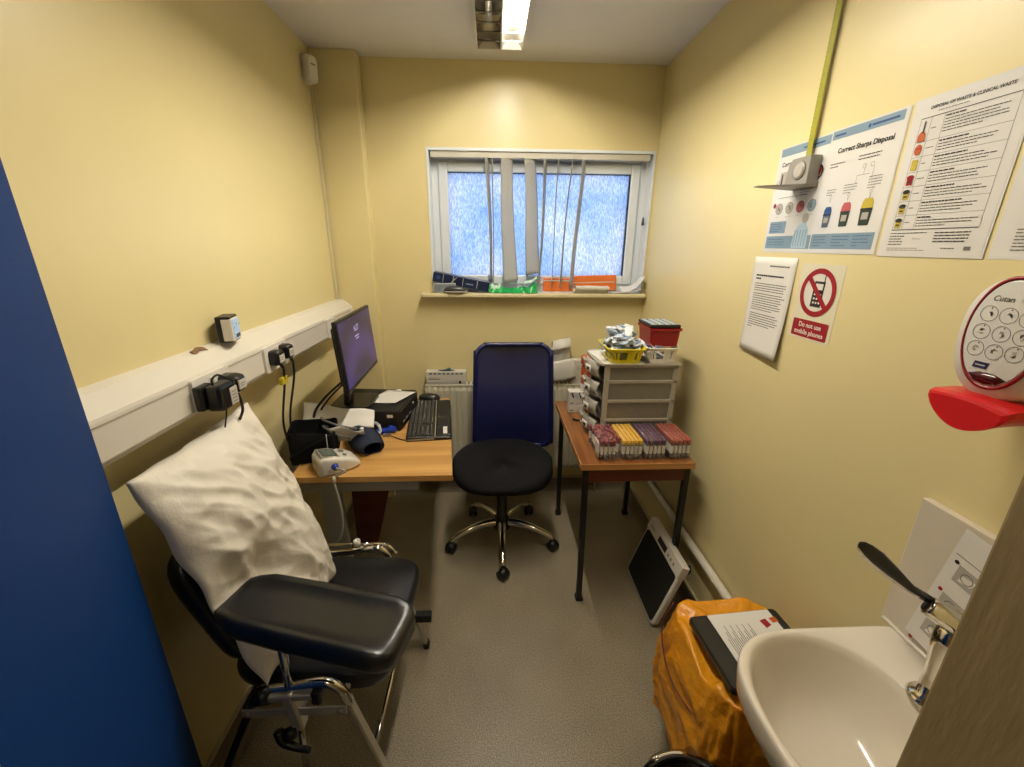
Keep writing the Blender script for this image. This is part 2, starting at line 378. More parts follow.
def rr(x0, y0, x1, y1, r, n=5):
    out = []
    for cx, cy, a0 in ((x1-r, y0+r, -PI/2), (x1-r, y1-r, 0), (x0+r, y1-r, PI/2), (x0+r, y0+r, PI)):
        for i in range(n+1):
            a = a0+PI/2*i/n; out.append((cx+r*math.cos(a), cy+r*math.sin(a)))
    return out
def pad(mb, T, a, b, h, m, e=4.0, n=48, soft=0.25, crown=0.012):
    prof = [(0.0, 0), (0.6, 0), (1-soft*0.5, 0.0), (1-soft*0.12, 0.12), (1.0, 0.38), (1.0, 0.62), (1-soft*0.15, 0.86), (1-soft*0.45, 0.97), (0.6, 1.0), (0.3, 1.0), (0.0, 1.0)]
    R = []
    for sc, zz in prof:
        q = max(sc, 0.002); zc = zz*h + (crown*(1-sc*sc) if zz > 0.5 else 0); R.append(sup(n, a*q, b*q, e, z=zc))
    mb.rings(R, m, T); return mb

# ------------------------------------------------------------------ ROOM
XL, XR, YB, H = -0.845, 0.88, 2.45, 2.40
YF0, YF1 = 0.12, 0.277     # front wall
m = MB(); m.box((-1.6, -1.4, -0.1), (1.3, 2.6, 0), floorM); struct(m, 'floor')
m = MB(); m.box((-1.6, -1.4, H), (1.3, 2.75, H+0.1), ceilM); struct(m, 'ceiling')
m = MB(); m.box((XL-0.1, YF0, 0), (XL, YB+0.2, H), wallM); struct(m, 'wall_left')
m = MB(); m.box((XR, YF0, 0), (XR+0.1, YB+0.2, H), wallM); struct(m, 'wall_right')
m = MB(); m.box((XL, 2.37, 0), (-0.632, YB, H), wallM, 0.004); struct(m, 'wall_pillar')
WX0, WX1, WZ0, WZ1 = -0.325, 0.86, 1.285, 2.005
m = MB()
m.box((XL, YB, 0), (XR, YB+0.2, WZ0), wallM); m.box((XL, YB, WZ1), (XR, YB+0.2, H), wallM)
m.box((XL, YB, WZ0), (WX0, YB+0.2, WZ1), wallM); m.box((WX1, YB, WZ0), (XR, YB+0.2, WZ1), wallM); struct(m, 'wall_back')
DX0, DX1, DZ = -0.42, 0.42, 2.05
m = MB()
m.box((XL, YF0, 0), (DX0-0.03, YF1, H), wallM); m.box((DX1+0.035, YF0, 0), (XR, YF1-0.004, H), wallM); m.box((DX0-0.03, YF0, DZ+0.03), (DX1+0.035, YF1, H), wallM); struct(m, 'wall_front')
m = MB(); m.box((DX1, YF0-0.012, 0), (DX1+0.035, YF1, DZ), frameM, 0.003); m.box((DX1+0.02, YF1-0.003, 0), (DX1+0.09, YF1+0.012, DZ), frameM, 0.004); struct(m, 'trim_1')
m = MB(); m.box((DX0-0.03, YF0-0.012, 0), (DX0, YF1-0.06, DZ), frameM, 0.003); struct(m, 'trim_2')
m = MB(); m.box((DX0-0.03, YF0-0.012, DZ), (DX1+0.035, YF1, DZ+0.03), frameM, 0.003); struct(m, 'trim_3')
corrM = mat('pale corridor paint', 'c9bb96', 0.6)
m = MB(); m.box((-1.6, -1.5, 0), (1.3, -1.4, H), corrM); struct(m, 'wall_corridor')
m = MB(); m.box((-1.7, -1.4, 0), (-1.6, 0.12, H), corrM); m.box((-1.6, 0.10, 0), (XL, 0.2, H), corrM); struct(m, 'wall_corridor_left')
m = MB(); m.box((1.3, -1.4, 0), (1.4, 0.12, H), corrM); m.box((XR, 0.10, 0), (1.3, 0.2, H), corrM); struct(m, 'wall_corridor_right')
# baseboards: coved vinyl with a pale capping
skM = mat('dark vinyl skirting', '7a6c55', 0.5); skC = mat('pale skirting capping', 'c8bd9c', 0.4)
def skirt(name, p0, p1, nrm, h=0.085):
    m = MB(); p0 = Vector(p0); p1 = Vector(p1); n = Vector(nrm); d = (p1-p0)
    prof = [(0.035, 0.0), (0.018, 0.006), (0.008, 0.02), (0.004, 0.04), (0.004, h), (0.0, h), (0.0, 0.0)]
    R = [[tuple(p+n*a+Vector((0, 0, z))) for a, z in prof] for p in (p0, p1)]
    m.rings(R, skM, smooth=False)
    m.bar(p0+n*0.004+Vector((0, 0, h)), p1+n*0.004+Vector((0, 0, h)), 0.008, 0.012, skC)
    struct(m, name)
skirt('baseboard_back', (-0.63, YB, 0), (XR, YB, 0), (0, -1, 0))
skirt('baseboard_right', (XR, YF1, 0), (XR, YB, 0), (-1, 0, 0))
skirt('baseboard_left', (XL, YF1, 0), (XL, 2.37, 0), (1, 0, 0))
# window
win = MB(); fy0, fy1 = 2.53, 2.60
gx0, gx1, gz0, gz1 = -0.242, 0.770, 1.37, 1.917
def ringbox(mb, x0, x1, z0, z1, w, ya, yb, mt, bev=0.004):
    mb.box((x0, ya, z0), (x0+w, yb, z1), mt, bev); mb.box((x1-w, ya, z0), (x1, yb, z1), mt, bev)
    mb.box((x0+w, ya, z1-w), (x1-w, yb, z1), mt, bev); mb.box((x0+w, ya, z0), (x1-w, yb, z0+w), mt, bev)
ringbox(win, WX0, WX1, WZ0, WZ1, 0.045, fy0, fy1, upvc)
wob = struct(win, 'window_1')
m = MB(); ringbox(m, WX0+0.04, WX1-0.04, WZ0+0.04, WZ1-0.04, 0.05, fy0-0.012, fy1-0.01, upvc, 0.006)
blk = mat('black window gasket', '1c2026', 0.6); ringbox(m, gx0-0.004, gx1+0.004, gz0-0.004, gz1+0.004, 0.008, fy0-0.002, fy0+0.03, blk, 0)
struct(m, 'sash', wob)
m = MB(); m.box((gx0, fy0+0.02, gz0), (gx1, fy0+0.026, gz1), glassM); struct(m, 'pane', wob)
m = MB()
m.box((WX0-0.010, YB-0.004, WZ0), (WX0+0.002, fy0, WZ1+0.012), upvc); m.box((WX1-0.002, YB-0.004, WZ0), (WX1+0.008, fy0, WZ1+0.012), upvc); m.box((WX0, YB-0.004, WZ1-0.002), (WX1, fy0, WZ1+0.012), upvc)
struct(m, 'window_reveal', wob)
m = MB(); m.box((-0.392, 2.378, 1.262), (0.868, 2.45, 1.285), mat('cream painted sill', 'e0d2a6', 0.4), 0.006); m.box((WX0, 2.44, 1.262), (WX1, fy0+0.01, 1.286), upvc); struct(m, 'window_sill', wob)
# door leaf
hx, hy, ex, ey = -0.43, 0.235, -0.752, 0.758
dv = Vector((ex-hx, ey-hy, 0)); dl = dv.length; dv.normalize(); dn = Vector((dv.y, -dv.x, 0))
m = MB(frame(dv, (0, 0, 1), dn, (hx, hy, 0))); m.box((0, 0.008, -0.044), (dl, DZ-0.01, 0), doorM, 0.002)
dob = struct(m, 'door_1')
m = MB(frame(dv, (0, 0, 1), dn, (hx, hy, 0)))
for z in (0.25, 1.0, 1.75): m.box((-0.012, z-0.05, -0.03), (0.012, z+0.05, 0.003), steelG, 0.003)
struct(m, 'hinge', dob)

# ------------------------------------------------------------------ added fill lamp in the corridor, unseen behind the camera
t = thing('corridor_fill_light', 'added round fill lamp, unseen in the corridor behind the doorway', 'ceiling light', (0.1, -0.7, H))
m = MB(Matrix.Translation((0.1, -0.7, H))); m.lathe([(0.16, 0), (0.16, -0.03), (0.15, -0.035)], whiteP, seg=32); obj(m, 'fill_lamp_base', t)
m = MB(Matrix.Translation((0.1, -0.7, H))); m.lathe([(0.145, -0.035), (0.13, -0.06), (0.08, -0.075), (0.02, -0.08)], corrFill, seg=32); obj(m, 'diffuser', t)

# ------------------------------------------------------------------ CEILING FIXTURE
FX0, FX1, FY0, FY1 = -0.055, 0.138, 0.85, 2.215
t = thing('fluorescent_ceiling_light', 'twin-channel fluorescent ceiling light with cross louvres, its right channel lit', 'ceiling light', (0.04, 1.6, H))
m = MB(); zt = H-0.001; zb = 2.358
m.box((FX0-0.006, FY0, zt-0.004), (FX1+0.006, FY1, zt), whiteP)
for x in (FX0-0.006, FX1): m.box((x, FY0, zb), (x+0.006, FY1, zt), whiteP, 0.001)
for y in (FY0-0.006, FY1): m.box((FX0-0.006, y, zb-0.001), (FX1+0.006, y+0.006, zt), whiteP, 0.001)
obj(m, 'housing', t)
xm = 0.045
m = MB()
def refl(a, b, mt):
    m.grid(lambda u, v: (a+(b-a)*u, FY0+(FY1-FY0)*v, zt-0.004-0.038*abs(2*u-1)**2.2), 12, 1, mt)
refl(FX0, xm-0.003, mirror); refl(xm+0.003, FX1, litR)
m.box((xm-0.003, FY0, zb+0.002), (xm+0.003, FY1, zt-0.005), whiteP)
obj(m, 'reflector', t)
y = FY0+0.05
while y < FY1:
    for a, b, mt in ((FX0, xm-0.003, mirror), (xm+0.003, FX1, litR)):
        m = MB(); m.grid(lambda u, v: (a+(b-a)*u, y, (zb+0.002)*(1-v)+(zb+0.010-0.003*math.sin(PI*u))*v), 8, 1, mt, thick=0.0015); obj(m, 'louvre_blade', t)
    y += 0.078
for x, mt in (((FX0+xm)/2, mat('unlit tube glass', 'c9c6bd', 0.3)), ((FX1+xm)/2, tubeOn)):
    m = MB(); m.tube([(x, FY0+0.02, 2.380), (x, FY1-0.19, 2.380)], 0.0125, mt, 14); o = obj(m, 'fluorescent_tube', t)
    o['label'] = 'lit white tube in right channel' if mt is tubeOn else 'unlit tube in left channel'

# ------------------------------------------------------------------ PIR SENSOR + CONDUIT
m = MB(frame(Vector((0.5, 0.866, 0)), (0, 0, 1), Vector((0.866, -0.5, 0)), (-0.832, 2.30, 2.235)))
m.rings([[(x, y, z) for x, y in rr(-w, a, w, 0.11-a, 0.018)] for w, a, z in ((0.027, 0, -0.01), (0.03, 0, 0.02), (0.029, 0.002, 0.032), (0.022, 0.01, 0.042))], whiteP, smooth=False)
m.box((-0.012, 0.066, 0.040), (0.012, 0.072, 0.0435), mat('grey led window', '8d8778', 0.4))
solo(m, 'motion_sensor', 'small cream motion sensor mounted high in the left corner under the ceiling', 'motion sensor', (-0.83, 2.30, 2.235))
m = MB(); m.box((-0.845, 2.343, 1.262), (-0.832, 2.358, 2.235), mat('cream conduit', 'd9cda4', 0.45), 0.002)
solo(m, 'cable_conduit', 'thin cream cable conduit running down the corner from motion sensor to trunking', 'conduit', (-0.838, 2.35, 1.262))

# ------------------------------------------------------------------ TRUNKING
def trunk_sec(y): return [(-0.844, y, 1.255), (-0.842, y, 1.255), (-0.815, y, 1.248), (-0.772, y, 1.212), (-0.770, y, 1.205), (-0.770, y, 1.122), (-0.776, y, 1.112), (-0.845+0.001, y, 1.100)]
t = thing('cable_trunking', 'long white dado trunking with sockets along the left wall', 'cable trunking', (-0.844, 1.6, 1.10))
m = MB(); m.rings([trunk_sec(0.775), trunk_sec(2.36)], trunkM, smooth=False)
m.box((-0.771, 0.777, 1.196), (-0.7685, 2.34, 1.199), mat('trunking seam', 'b8ad9a', 0.5)); m.box((-0.771, 0.777, 1.124), (-0.7685, 2.34, 1.126), MC['trunking seam'])
obj(m, 'trunking_body', t)
m = MB(); R = [[(x+dx, y, z+dz) for x, _, z in trunk_sec(0)] for y, dx, dz in ((2.352, 0.003, 0.002), (2.369, 0.003, 0.002))]
m.rings(R, whiteP, smooth=False); obj(m, 'end_cap', t)
for y0, y1 in ((1.05, 1.205), (1.405, 1.56), (1.975, 2.08)):
    m = MB(LW(y0, 1.118, -0.770)); w = y1-y0; m.prism(rr(0, 0, w, 0.088, 0.006), 0, 0.009, whiteP)
    if w > 0.12:
        for c in (0.042, 0.112): m.rect(c-0.012, 0.030, 0.005, 0.010, ink, 0.0094); m.rect(c+0.008, 0.030, 0.005, 0.010, ink, 0.0094); m.rect(c-0.003, 0.048, 0.006, 0.012, ink, 0.0094)
        for c in (0.072, 0.084): m.box((c-0.004, 0.060, 0.009), (c+0.004, 0.078, 0.013), whiteP, 0.001)
    else:
        m.disc((0.09, 0.075), 0.004, inkG, 0.0094); m.disc((0.05, 0.045), 0.005, inkG, 0.0094)
    obj(m, 'socket_plate', t)
# gadget thermometer
t = thing('digital_thermometer', 'small black and white digital room thermometer on the trunking ledge', 'thermometer', (-0.80, 1.31, 1.254))
T = frame(Vector((-0.25, 0.968, 0)), (0, 0, 1), Vector((0.968, 0.25, 0)), (-0.800, 1.310, 1.2540)) @ Matrix.Scale(0.80, 4)
m = MB(T); m.box((-0.046, 0, -0.030), (0.046, 0.098, 0.020), blackP, 0.005); m.box((-0.047, 0.006, -0.012), (0.040, 0.090, 0.023), whiteP, 0.004); obj(m, 'case', t)
m = MB(T); m.box((-0.036, 0.012, 0.022), (0.034, 0.086, 0.026), lcdB, 0.002); m.rect(-0.024, 0.016, 0.046, 0.014, ink, 0.0265); m.rect(-0.034, 0.052, 0.006, 0.007, ink, 0.0265); m.rect(0.026, 0.058, 0.006, 0.007, ink, 0.0265)
m.rect(-0.014, 0.066, 0.022, 0.003, inkG, 0.0265); m.rect(-0.014, 0.058, 0.016, 0.003, inkG, 0.0265); obj(m, 'display', t)
m = MB(); m.grid(lambda u, v: (-0.828+0.012*u+0.003*math.sin(v*9), 1.16+0.06*v, 1.2555-0.009*u+0.006*math.sin(PI*v)), 4, 10, mat('brown dried tape', '80603a', 0.7), thick=0.001)
solo(m, 'tape_scrap', 'small curled brown scrap lying on the trunking beside the thermometer', 'scrap', (-0.81, 1.12, 1.25))
# plugs
def plug(t, y, z, w=0.046, d=0.036, big=False):
    T = LW(y, z, -0.761); m = MB(T)
    pts = rr(-w/2, -0.026, w/2, 0.026, 0.012)
    m.rings([[(x*s, q*s, zz) for x, q in pts] for s, zz in ((1.0, 0.001), (1.0, d*0.6), (0.86, d*0.9), (0.6, d))], blackP)
    obj(m, 'plug_body', t)
    m = MB(T); m.box((-w*0.36, -0.016, d*0.9), (w*0.36, 0.012, d+0.001), mat('white plug label', 'c9c3b8', 0.5), 0.002); m.rect(-w*.25, 0.0, w*.4, 0.002, inkG, d+0.0014); m.rect(-w*.25, -0.006, w*.3, 0.002, inkG, d+0.0014); obj(m, 'label', t)
t = thing('power_adaptor', 'chunky black power adaptor in the trunking socket nearest the door', 'power adaptor', (-0.755, 1.092, 1.115))
T = LW(1.092, 1.155, -0.761); m = MB(T)
m.box((-0.052, -0.030, 0), (0.000, 0.036, 0.022), blackP, 0.006); m.box((-0.038, -0.036, 0.018), (0.036, 0.034, 0.062), blackP, 0.010); obj(m, 'adaptor_body', t)
m = MB(T); m.box((0.0, -0.030, 0.060), (0.032, 0.018, 0.0635), MC['white plug label'], 0.002)
for i in range(4): m.rect(0.005, -0.022+i*0.009, 0.021, 0.002, inkG, 0.0641)
obj(m, 'label', t)
m = MB(T); m.tube([(-0.02, 0.032, 0.035), (-0.024, 0.052, 0.04), (-0.008, 0.058, 0.045), (0.010, 0.046, 0.05), (0.03, 0.030, 0.062)], 0.0028, blackP, 8, 6); m.tube([(0.0, -0.034, 0.045), (-0.004, -0.06, 0.042), (-0.016, -0.088, 0.04)], 0.002, blackP, 8, 6); obj(m, 'cable', t)
t = thing('power_plug', 'black plug with white label right beside the chunky adaptor', 'plug', (-0.75, 1.165, 1.12)); plug(t, 1.172, 1.163, 0.05, 0.052)
m = MB(); m.tube([(-0.715, 1.15, 1.14), (-0.712, 1.152, 1.115), (-0.716, 1.158, 1.085), (-0.72, 1.142, 1.062)], 0.004, blackP, 8, 6); obj(m, 'cable', t)
for y, z, lab in ((1.447, 1.165, 'black plug on the left of the far socket pair, yellow tag on its cable'), (1.522, 1.170, 'black plug on the right of the far socket pair, nearest the monitor')):
    t = thing('power_plug', lab, 'plug', (-0.75, y, 1.12)); plug(t, y, z)
    m = MB(); r = y > 1.5; y2 = y+0.01
    m.tube([(-0.735, y, z-0.02), (-0.732, y2, z-0.045)], [0.008, 0.004], blackP, 8)
    m.tube([(-0.732, y2, z-0.045), (-0.74, y2+0.002, 1.06), (-0.765, y2-(0.0 if not r else .02), 0.92), (-0.772, y2+(0.03 if not r else -.01), 0.80), (-0.752, 1.475 if not r else 1.50, 0.735), (-0.765, 1.40, 0.66), (-0.78, 1.45, 0.35), (-0.80, 1.6, 0.02)], 0.0042, blackP, 8, 8)
    obj(m, 'cable', t)
    if not r:
        m = MB(); m.box((-0.747, y2-0.020, 1.066), (-0.733, y2+0.022, 1.092), tagY, 0.003); o = obj(m, 'cable_tag', t); o['label'] = 'yellow cable tag'

# ------------------------------------------------------------------ BLINDS
t = thing('vertical_blind', 'pale vertical blind with eight thin twisted slats hanging in the window', 'blind', (0.25, 2.47, 1.98))
m = MB(); m.box((-0.315, 2.455, 1.972), (0.845, 2.493, 2.003), mat('pale headrail', 'cfc9ba', 0.4), 0.003); obj(m, 'headrail', t)
SL = [(-0.016, -0.003, 0.010, 0.006, 1.345), (0.012, 0.006, 0.003, 0.003, 1.335), (0.080, 0.100, 0.031, 0.041, 1.33), (0.198, 0.232, 0.030, 0.040, 1.375),
      (0.285, 0.262, 0.012, 0.009, 1.32), (0.352, 0.330, 0.007, 0.006, 1.312), (0.420, 0.382, 0.008, 0.010, 1.312), (0.480, 0.448, 0.015, 0.016, 1.312)]
for xt, xb, wt, wb, zb_ in SL:
    m = MB()
    def f(u, v, xt=xt, xb=xb, wt=wt, wb=wb, zb_=zb_):
        s = 2*u-1; wv = wb*(1-v)+wt*v; xc = xb*(1-v)+xt*v + 0.004*math.sin(5*v+xt*20); dpt = math.sqrt(max(0, 0.036**2-min(wv, 0.035)**2))
        tw = (1-v)**6*0.02 if wt > 0.025 else 0
        return (1.02*(xc+wv*s), 2.462+dpt*s*0.85-0.006*(1-s*s)-tw*(1+s)*.5, zb_*(1-v)+1.972*v + (0.022*(1-v)**8*(s+1)*0.5 if wt > .025 else 0))
    m.grid(f, 6, 24, slatM, thick=0.0008); obj(m, 'slat', t)
m = MB(); m.tube([(0.832, 2.47, 1.975), (0.834, 2.462, 1.80), (0.838, 2.465, 1.62), (0.835, 2.462, 1.47), (0.846, 2.462, 1.47), (0.848, 2.465, 1.62), (0.842, 2.462, 1.8), (0.84, 2.47, 1.975)], 0.0016, whiteP, 6, 8)
obj(m, 'cord', t)
m = MB(); m.lathe([(0.002, 0.04), (0.006, 0.03), (0.009, 0.0), (0.004, -0.004)], mat('grey cord weight', '55524e', 0.4), Matrix.Translation((0.836, 2.455, 1.655)), 12); obj(m, 'cord_weight', t)

# ------------------------------------------------------------------ RADIATOR
t = thing('radiator', 'long cream panel radiator under the window', 'radiator', (0.12, 2.40, 0.19))
rx0, rx1, rz0, rz1 = -0.395, 0.645, 0.19, 0.757
m = MB(); n = 31; top = []; per = (rx1-rx0)/n
pts = []
for i in range(n):
    a = rx0+i*per; pts += [(a, 2.366), (a+per*0.30, 2.366), (a+per*0.42, 2.358), (a+per*0.88, 2.358)]
pts.append((rx1, 2.366))
def row(z, off=0.0): return [(x, y+off, z) for x, y in pts]
R = [row(rz0+0.006, 0.008), row(rz0+0.03), row(rz1-0.035), row(rz1-0.012, 0.008)]
w = len(pts); v = [p for r in R for p in r]; f = [[j*w+i, j*w+i+1, (j+1)*w+i+1, (j+1)*w+i] for j in range(3) for i in range(w-1)]
m._add(v, f, radM); m.box((rx0, 2.374, rz0), (rx1, 2.384, rz1-0.01), radM, 0.003); obj(m, 'front_panel', t, recalc=False)
m = MB(); m.box((rx0, 2.42, rz0), (rx1, 2.432, rz1-0.01), radM, 0.003); m.box((rx0+0.02, 2.384, rz0+0.02), (rx1-0.02, 2.42, rz1-0.05), radM); obj(m, 'back_panel', t)
m = MB(); m.box((rx0-0.003, 2.366, rz1-0.012), (rx1+0.003, 2.436, rz1), radM, 0.003)
for i in range(40):
    x = rx0+0.03+i*(rx1-rx0-0.06)/39.0; m.box((x-0.008, 2.375, rz1), (x+0.004, 2.428, rz1+0.0008), inkG)
obj(m, 'top_grille', t)
m = MB(); m.box((rx0-0.004, 2.366, rz0), (rx0, 2.436, rz1), radM, 0.001); obj(m, 'side_panel', t); m = MB(); m.box((rx1, 2.366, rz0), (rx1+0.004, 2.436, rz1), radM, 0.001); obj(m, 'side_panel', t)
m = MB(); m.tube([(rx1+0.02, 2.40, 0.0), (rx1+0.02, 2.40, 0.22), (rx1-0.01, 2.40, 0.225)], 0.008, chrome, 10); m.lathe([(0.016, 0.0), (0.019, 0.02), (0.018, 0.055), (0.012, 0.062)], whiteP, Matrix.Translation((rx1+0.02, 2.40, 0.235)), 16); obj(m, 'valve', t)
for x in (rx0+0.14, rx1-0.14): m = MB(); m.box((x-0.015, 2.432, 0.25), (x+0.015, 2.449, 0.70), steelG); obj(m, 'wall_bracket', t)
# glove box on the radiator
t = thing('glove_box', 'white carton of examination gloves standing on the left end of the radiator', 'glove box', (-0.27, 2.40, rz1))
m = MB(BW(-0.388, rz1+0.001, 2.375)); m.box((0, 0, -0.062), (0.232, 0.076, 0), cardM, 0.0015)
for i in range(8): m.rect(0.018+i*0.0255, 0.060, 0.017, 0.010, inkG, 0.0006)
m.rect(0, 0.0, 0.232, 0.016, mat('pale grey carton band', 'b9b2a6', 0.5), 0.0005); m.rect(0.012, 0.030, 0.07, 0.005, inkG, 0.0008); m.rect(0.012, 0.040, 0.05, 0.003, inkL, 0.0008); m.rect(0.19, 0.004, 0.014, 0.018, ink, 0.001)
for i in range(5): m.rect(0.10+i*.017, 0.022, 0.012, 0.003, inkL, 0.0008)
obj(m, 'carton', t)
m = MB(); m.disc((0, 0), 0.05, mat('dark slot', '26323c', 0.6), 0, 20, 0.018, Matrix.Translation((-0.272, 2.405, rz1+0.0785))); obj(m, 'opening', t)
m = MB()
for k in range(5):
    a = -0.9+k*0.5; m.grid(lambda u, v, a=a, k=k: (-0.285+0.035*u*math.cos(a*1.3)+k*0.006, 2.40+0.02*math.sin(a)*v+0.01*(u-.5), rz1+0.078+0.016*math.sin(PI*u)*(0.5+v*.5)), 6, 4, tealP, thick=0.0006)
obj(m, 'protruding_glove', t)
# paper roll and sheet at the radiator
m = MB()
def spiral(u, v):
    a = u*7*PI; r = 0.012+0.0018*a; return (0.345+0.005+0.10*v, 2.392+r*math.cos(a)*0.9, 0.965+r*math.sin(a)+0.02*v)
m.grid(spiral, 90, 1, paper, thick=0.0004)
def flap(u, v): return (0.345+0.105*v+0.012*u, 2.362+0.012*math.sin(2.2*u), 0.95+0.018*v-0.17*u+0.02*v)
m.grid(flap, 12, 1, paper, thick=0.0005)
solo(m, 'paper_roll', 'loose curl of white couch paper standing up behind the blue chair back', 'paper roll', (0.40, 2.39, rz1), recalc=False)
m = MB(); T = frame(Vector((0.985, 0.02, 0.17)).normalized(), Vector((-0.17, 0, 0.985)).normalized(), Vector((0.985, 0.02, 0.17)).normalized().cross(Vector((-0.17, 0, 0.985)).normalized()), (0.36, 2.350, 0.775))
m.grid(lambda u, v: (0.135*u, 0.125*v, 0.006*math.sin(3*v)+0.004*math.sin(5*u)), 8, 8, paper, T, thick=0.0008)
solo(m, 'folded_sheet', 'creased white sheet hanging over the radiator beside the blue chair', 'sheet', (0.42, 2.35, 0.76))
m = MB(BW(0.475, rz1+0.001, 2.372)); m.box((0, 0, -0.05), (0.125, 0.145, 0), cardM, 0.002); m.rect(0.02, 0.02, 0.07, 0.09, mat('cream carton panel', 'd2c9b3', 0.5), 0.0006); m.rect(0.025, 0.09, 0.05, 0.004, inkL, 0.001)
solo(m, 'white_carton', 'plain white carton standing on the radiator behind the orange jar', 'carton', (0.54, 2.40, rz1))

# ------------------------------------------------------------------ SILL ITEMS
sz = 1.2862
m = MB(BW(-0.325, sz, 2.405)); m.box((0, 0, -0.07), (0.125, 0.052, 0), mat('grey white tray', 'a7adad', 0.4), 0.004); m.box((0.006, 0.006, 0), (0.119, 0.046, 0.001), mat('grey tray face', '7b8389', 0.5))
solo(m, 'grey_box', 'small grey box at the left end of the sill under the tilted navy carton', 'box', (-0.26, 2.43, sz))
t = thing('navy_carton', 'long navy carton lying tilted on the left end of the window sill', 'carton', (-0.17, 2.43, sz))
a = math.radians(-10.5); T = frame((math.cos(a), 0, math.sin(a)), (-math.sin(a), 0, math.cos(a)), (0, -1, 0), (-0.330, 2.415, sz+0.062))
m = MB(T); m.box((0, 0, -0.085), (0.315, 0.052, 0), navyP, 0.002)
for x in (0.055, 0.11, 0.165, 0.245): m.rect(x, 0.004, 0.003, 0.044, inkL, 0.0006)
m.poly([(0.10, 0.012), (0.13, 0.046), (0.134, 0.046), (0.104, 0.012)], inkL, 0.0007); m.rect(0.185, 0.018, 0.04, 0.006, blueI, 0.0006); m.rect(0.02, 0.018, 0.02, 0.018, blueD, 0.0006)
obj(m, 'carton', t)
t = thing('computer_mouse', 'dark mouse with a pale rim lying on the sill before the navy carton', 'mouse', (-0.20, 2.385, sz))
m = MB(); m.rings([[(x, y, z) for x, y, z in sup(28, 0.068*s, 0.026*s, 2.4, -0.20, 2.392, sz+zz)] for s, zz in ((0.9, 0.0), (1.0, 0.006), (1.0, 0.012))], greyP); obj(m, 'rim', t)
m = MB(); m.rings([sup(28, 0.062*s, 0.022*s, 2.3, -0.203, 2.392, sz+zz) for s, zz in ((1.0, 0.012), (0.96, 0.022), (0.8, 0.031), (0.5, 0.036), (0.1, 0.037))], mat('dark grey plastic', '3b3a3c', 0.35)); obj(m, 'shell', t)
t = thing('green_bag', 'crumpled green plastic bag lying on the sill below the blind slats', 'plastic bag', (0.12, 2.41, sz))
m = MB()
def gb(u, v):
    x = -0.015+0.27*u; base = 0.020+0.022*abs(2*u-1)**1.5+0.035*max(0, u-0.6); z = sz+0.002+base*math.sin(PI*min(1, v*1.0))*1.0
    nn = noise.noise(Vector((x*28, v*4, 1)))*0.010; return (x+nn*0.5, 2.385+0.075*v+0.006*math.sin(u*20), max(sz+0.0008, z+nn*math.sin(PI*v)+0.012*math.sin(PI*v)*noise.noise(Vector((u*9, v*3, 4)))))
m.grid(gb, 40, 16, grnP); obj(m, 'bag', t)
m = MB(); m.grid(lambda u, v: (-0.01+0.06*u, 2.40+0.02*v, sz+0.02+0.025*v+0.006*math.sin(9*u)), 8, 4, mat('pale green film', 'bfe0c8', 0.3), thick=0.001); obj(m, 'bag_neck', t); m = MB()
m.grid(lambda u, v: (0.175+0.075*u, 2.395+0.02*v, sz+0.045+0.03*u+0.012*v+0.004*math.sin(8*u)), 8, 4, MC['pale green film'], thick=0.001); obj(m, 'bag_neck', t)
m = MB(); m.box((0.30, 2.498, sz), (0.45, 2.525, sz+0.075), orgP, 0.002); m.box((0.30, 2.4965, sz+0.058), (0.45, 2.4985, sz+0.065), cardM)
solo(m, 'orange_box', 'short orange carton on the sill behind the thin blind slats', 'carton', (0.375, 2.51, sz))
m = MB(); T = frame(Vector((0.999, 0, 0.03)).normalized(), Vector((-0.03, 0, 0.999)).normalized(), (0, -1, 0), (0.462, 2.500, sz+0.001)); m.box((0, 0, -0.026), (0.265, 0.086, 0), orgP, 0.002, T); m.rect(0.01, 0.045, 0.245, 0.005, cardM, 0.0006, T)
solo(m, 'orange_box', 'long orange carton on the sill to the right of the blind slats', 'carton', (0.6, 2.51, sz))
m = MB()
def cloth(u, v):
    a = v*2*PI; r = 0.021+0.004*math.sin(3*a)+0.004*noise.noise(Vector((u*6, v*3, 8))); return (0.465+0.19*u+0.006*math.sin(a), 2.415+r*1.5*math.cos(a), sz+0.021+max(-0.020, r*math.sin(a)*(1-0.2*u)))
m.grid(cloth, 26, 20, mat('cream folded cloth', 'd3cdbb', 0.7), thick=0.002)
solo(m, 'folded_cloth', 'cream rolled cloth lying on the right half of the sill', 'cloth', (0.56, 2.41, sz), recalc=False)
for k, (x0, w_, dz, rot, lab) in enumerate(((0.655, 0.19, 0.022, 0.10, 'flat white sheet curling up on the right end of the sill'), (0.735, 0.125, 0.085, -0.25, 'white sheet curled upright against the wall at the right end of the sill'))):
    m = MB(); c, s_ = math.cos(rot), math.sin(rot)
    def sh(u, v, x0=x0, w_=w_, dz=dz, c=c, s_=s_, k=k):
        return (min(0.855, x0+w_*u), 2.385+0.07*v+0.006*u, sz+0.003+0.004*k+dz*(u**2.5)+0.004*math.sin(6*v+k)*u+0.03*k*(1-u)*v)
    m.grid(sh, 14, 8, paper, thick=0.0008); solo(m, 'curled_sheet', lab, 'paper sheet', (x0+w_/2, 2.42, sz))

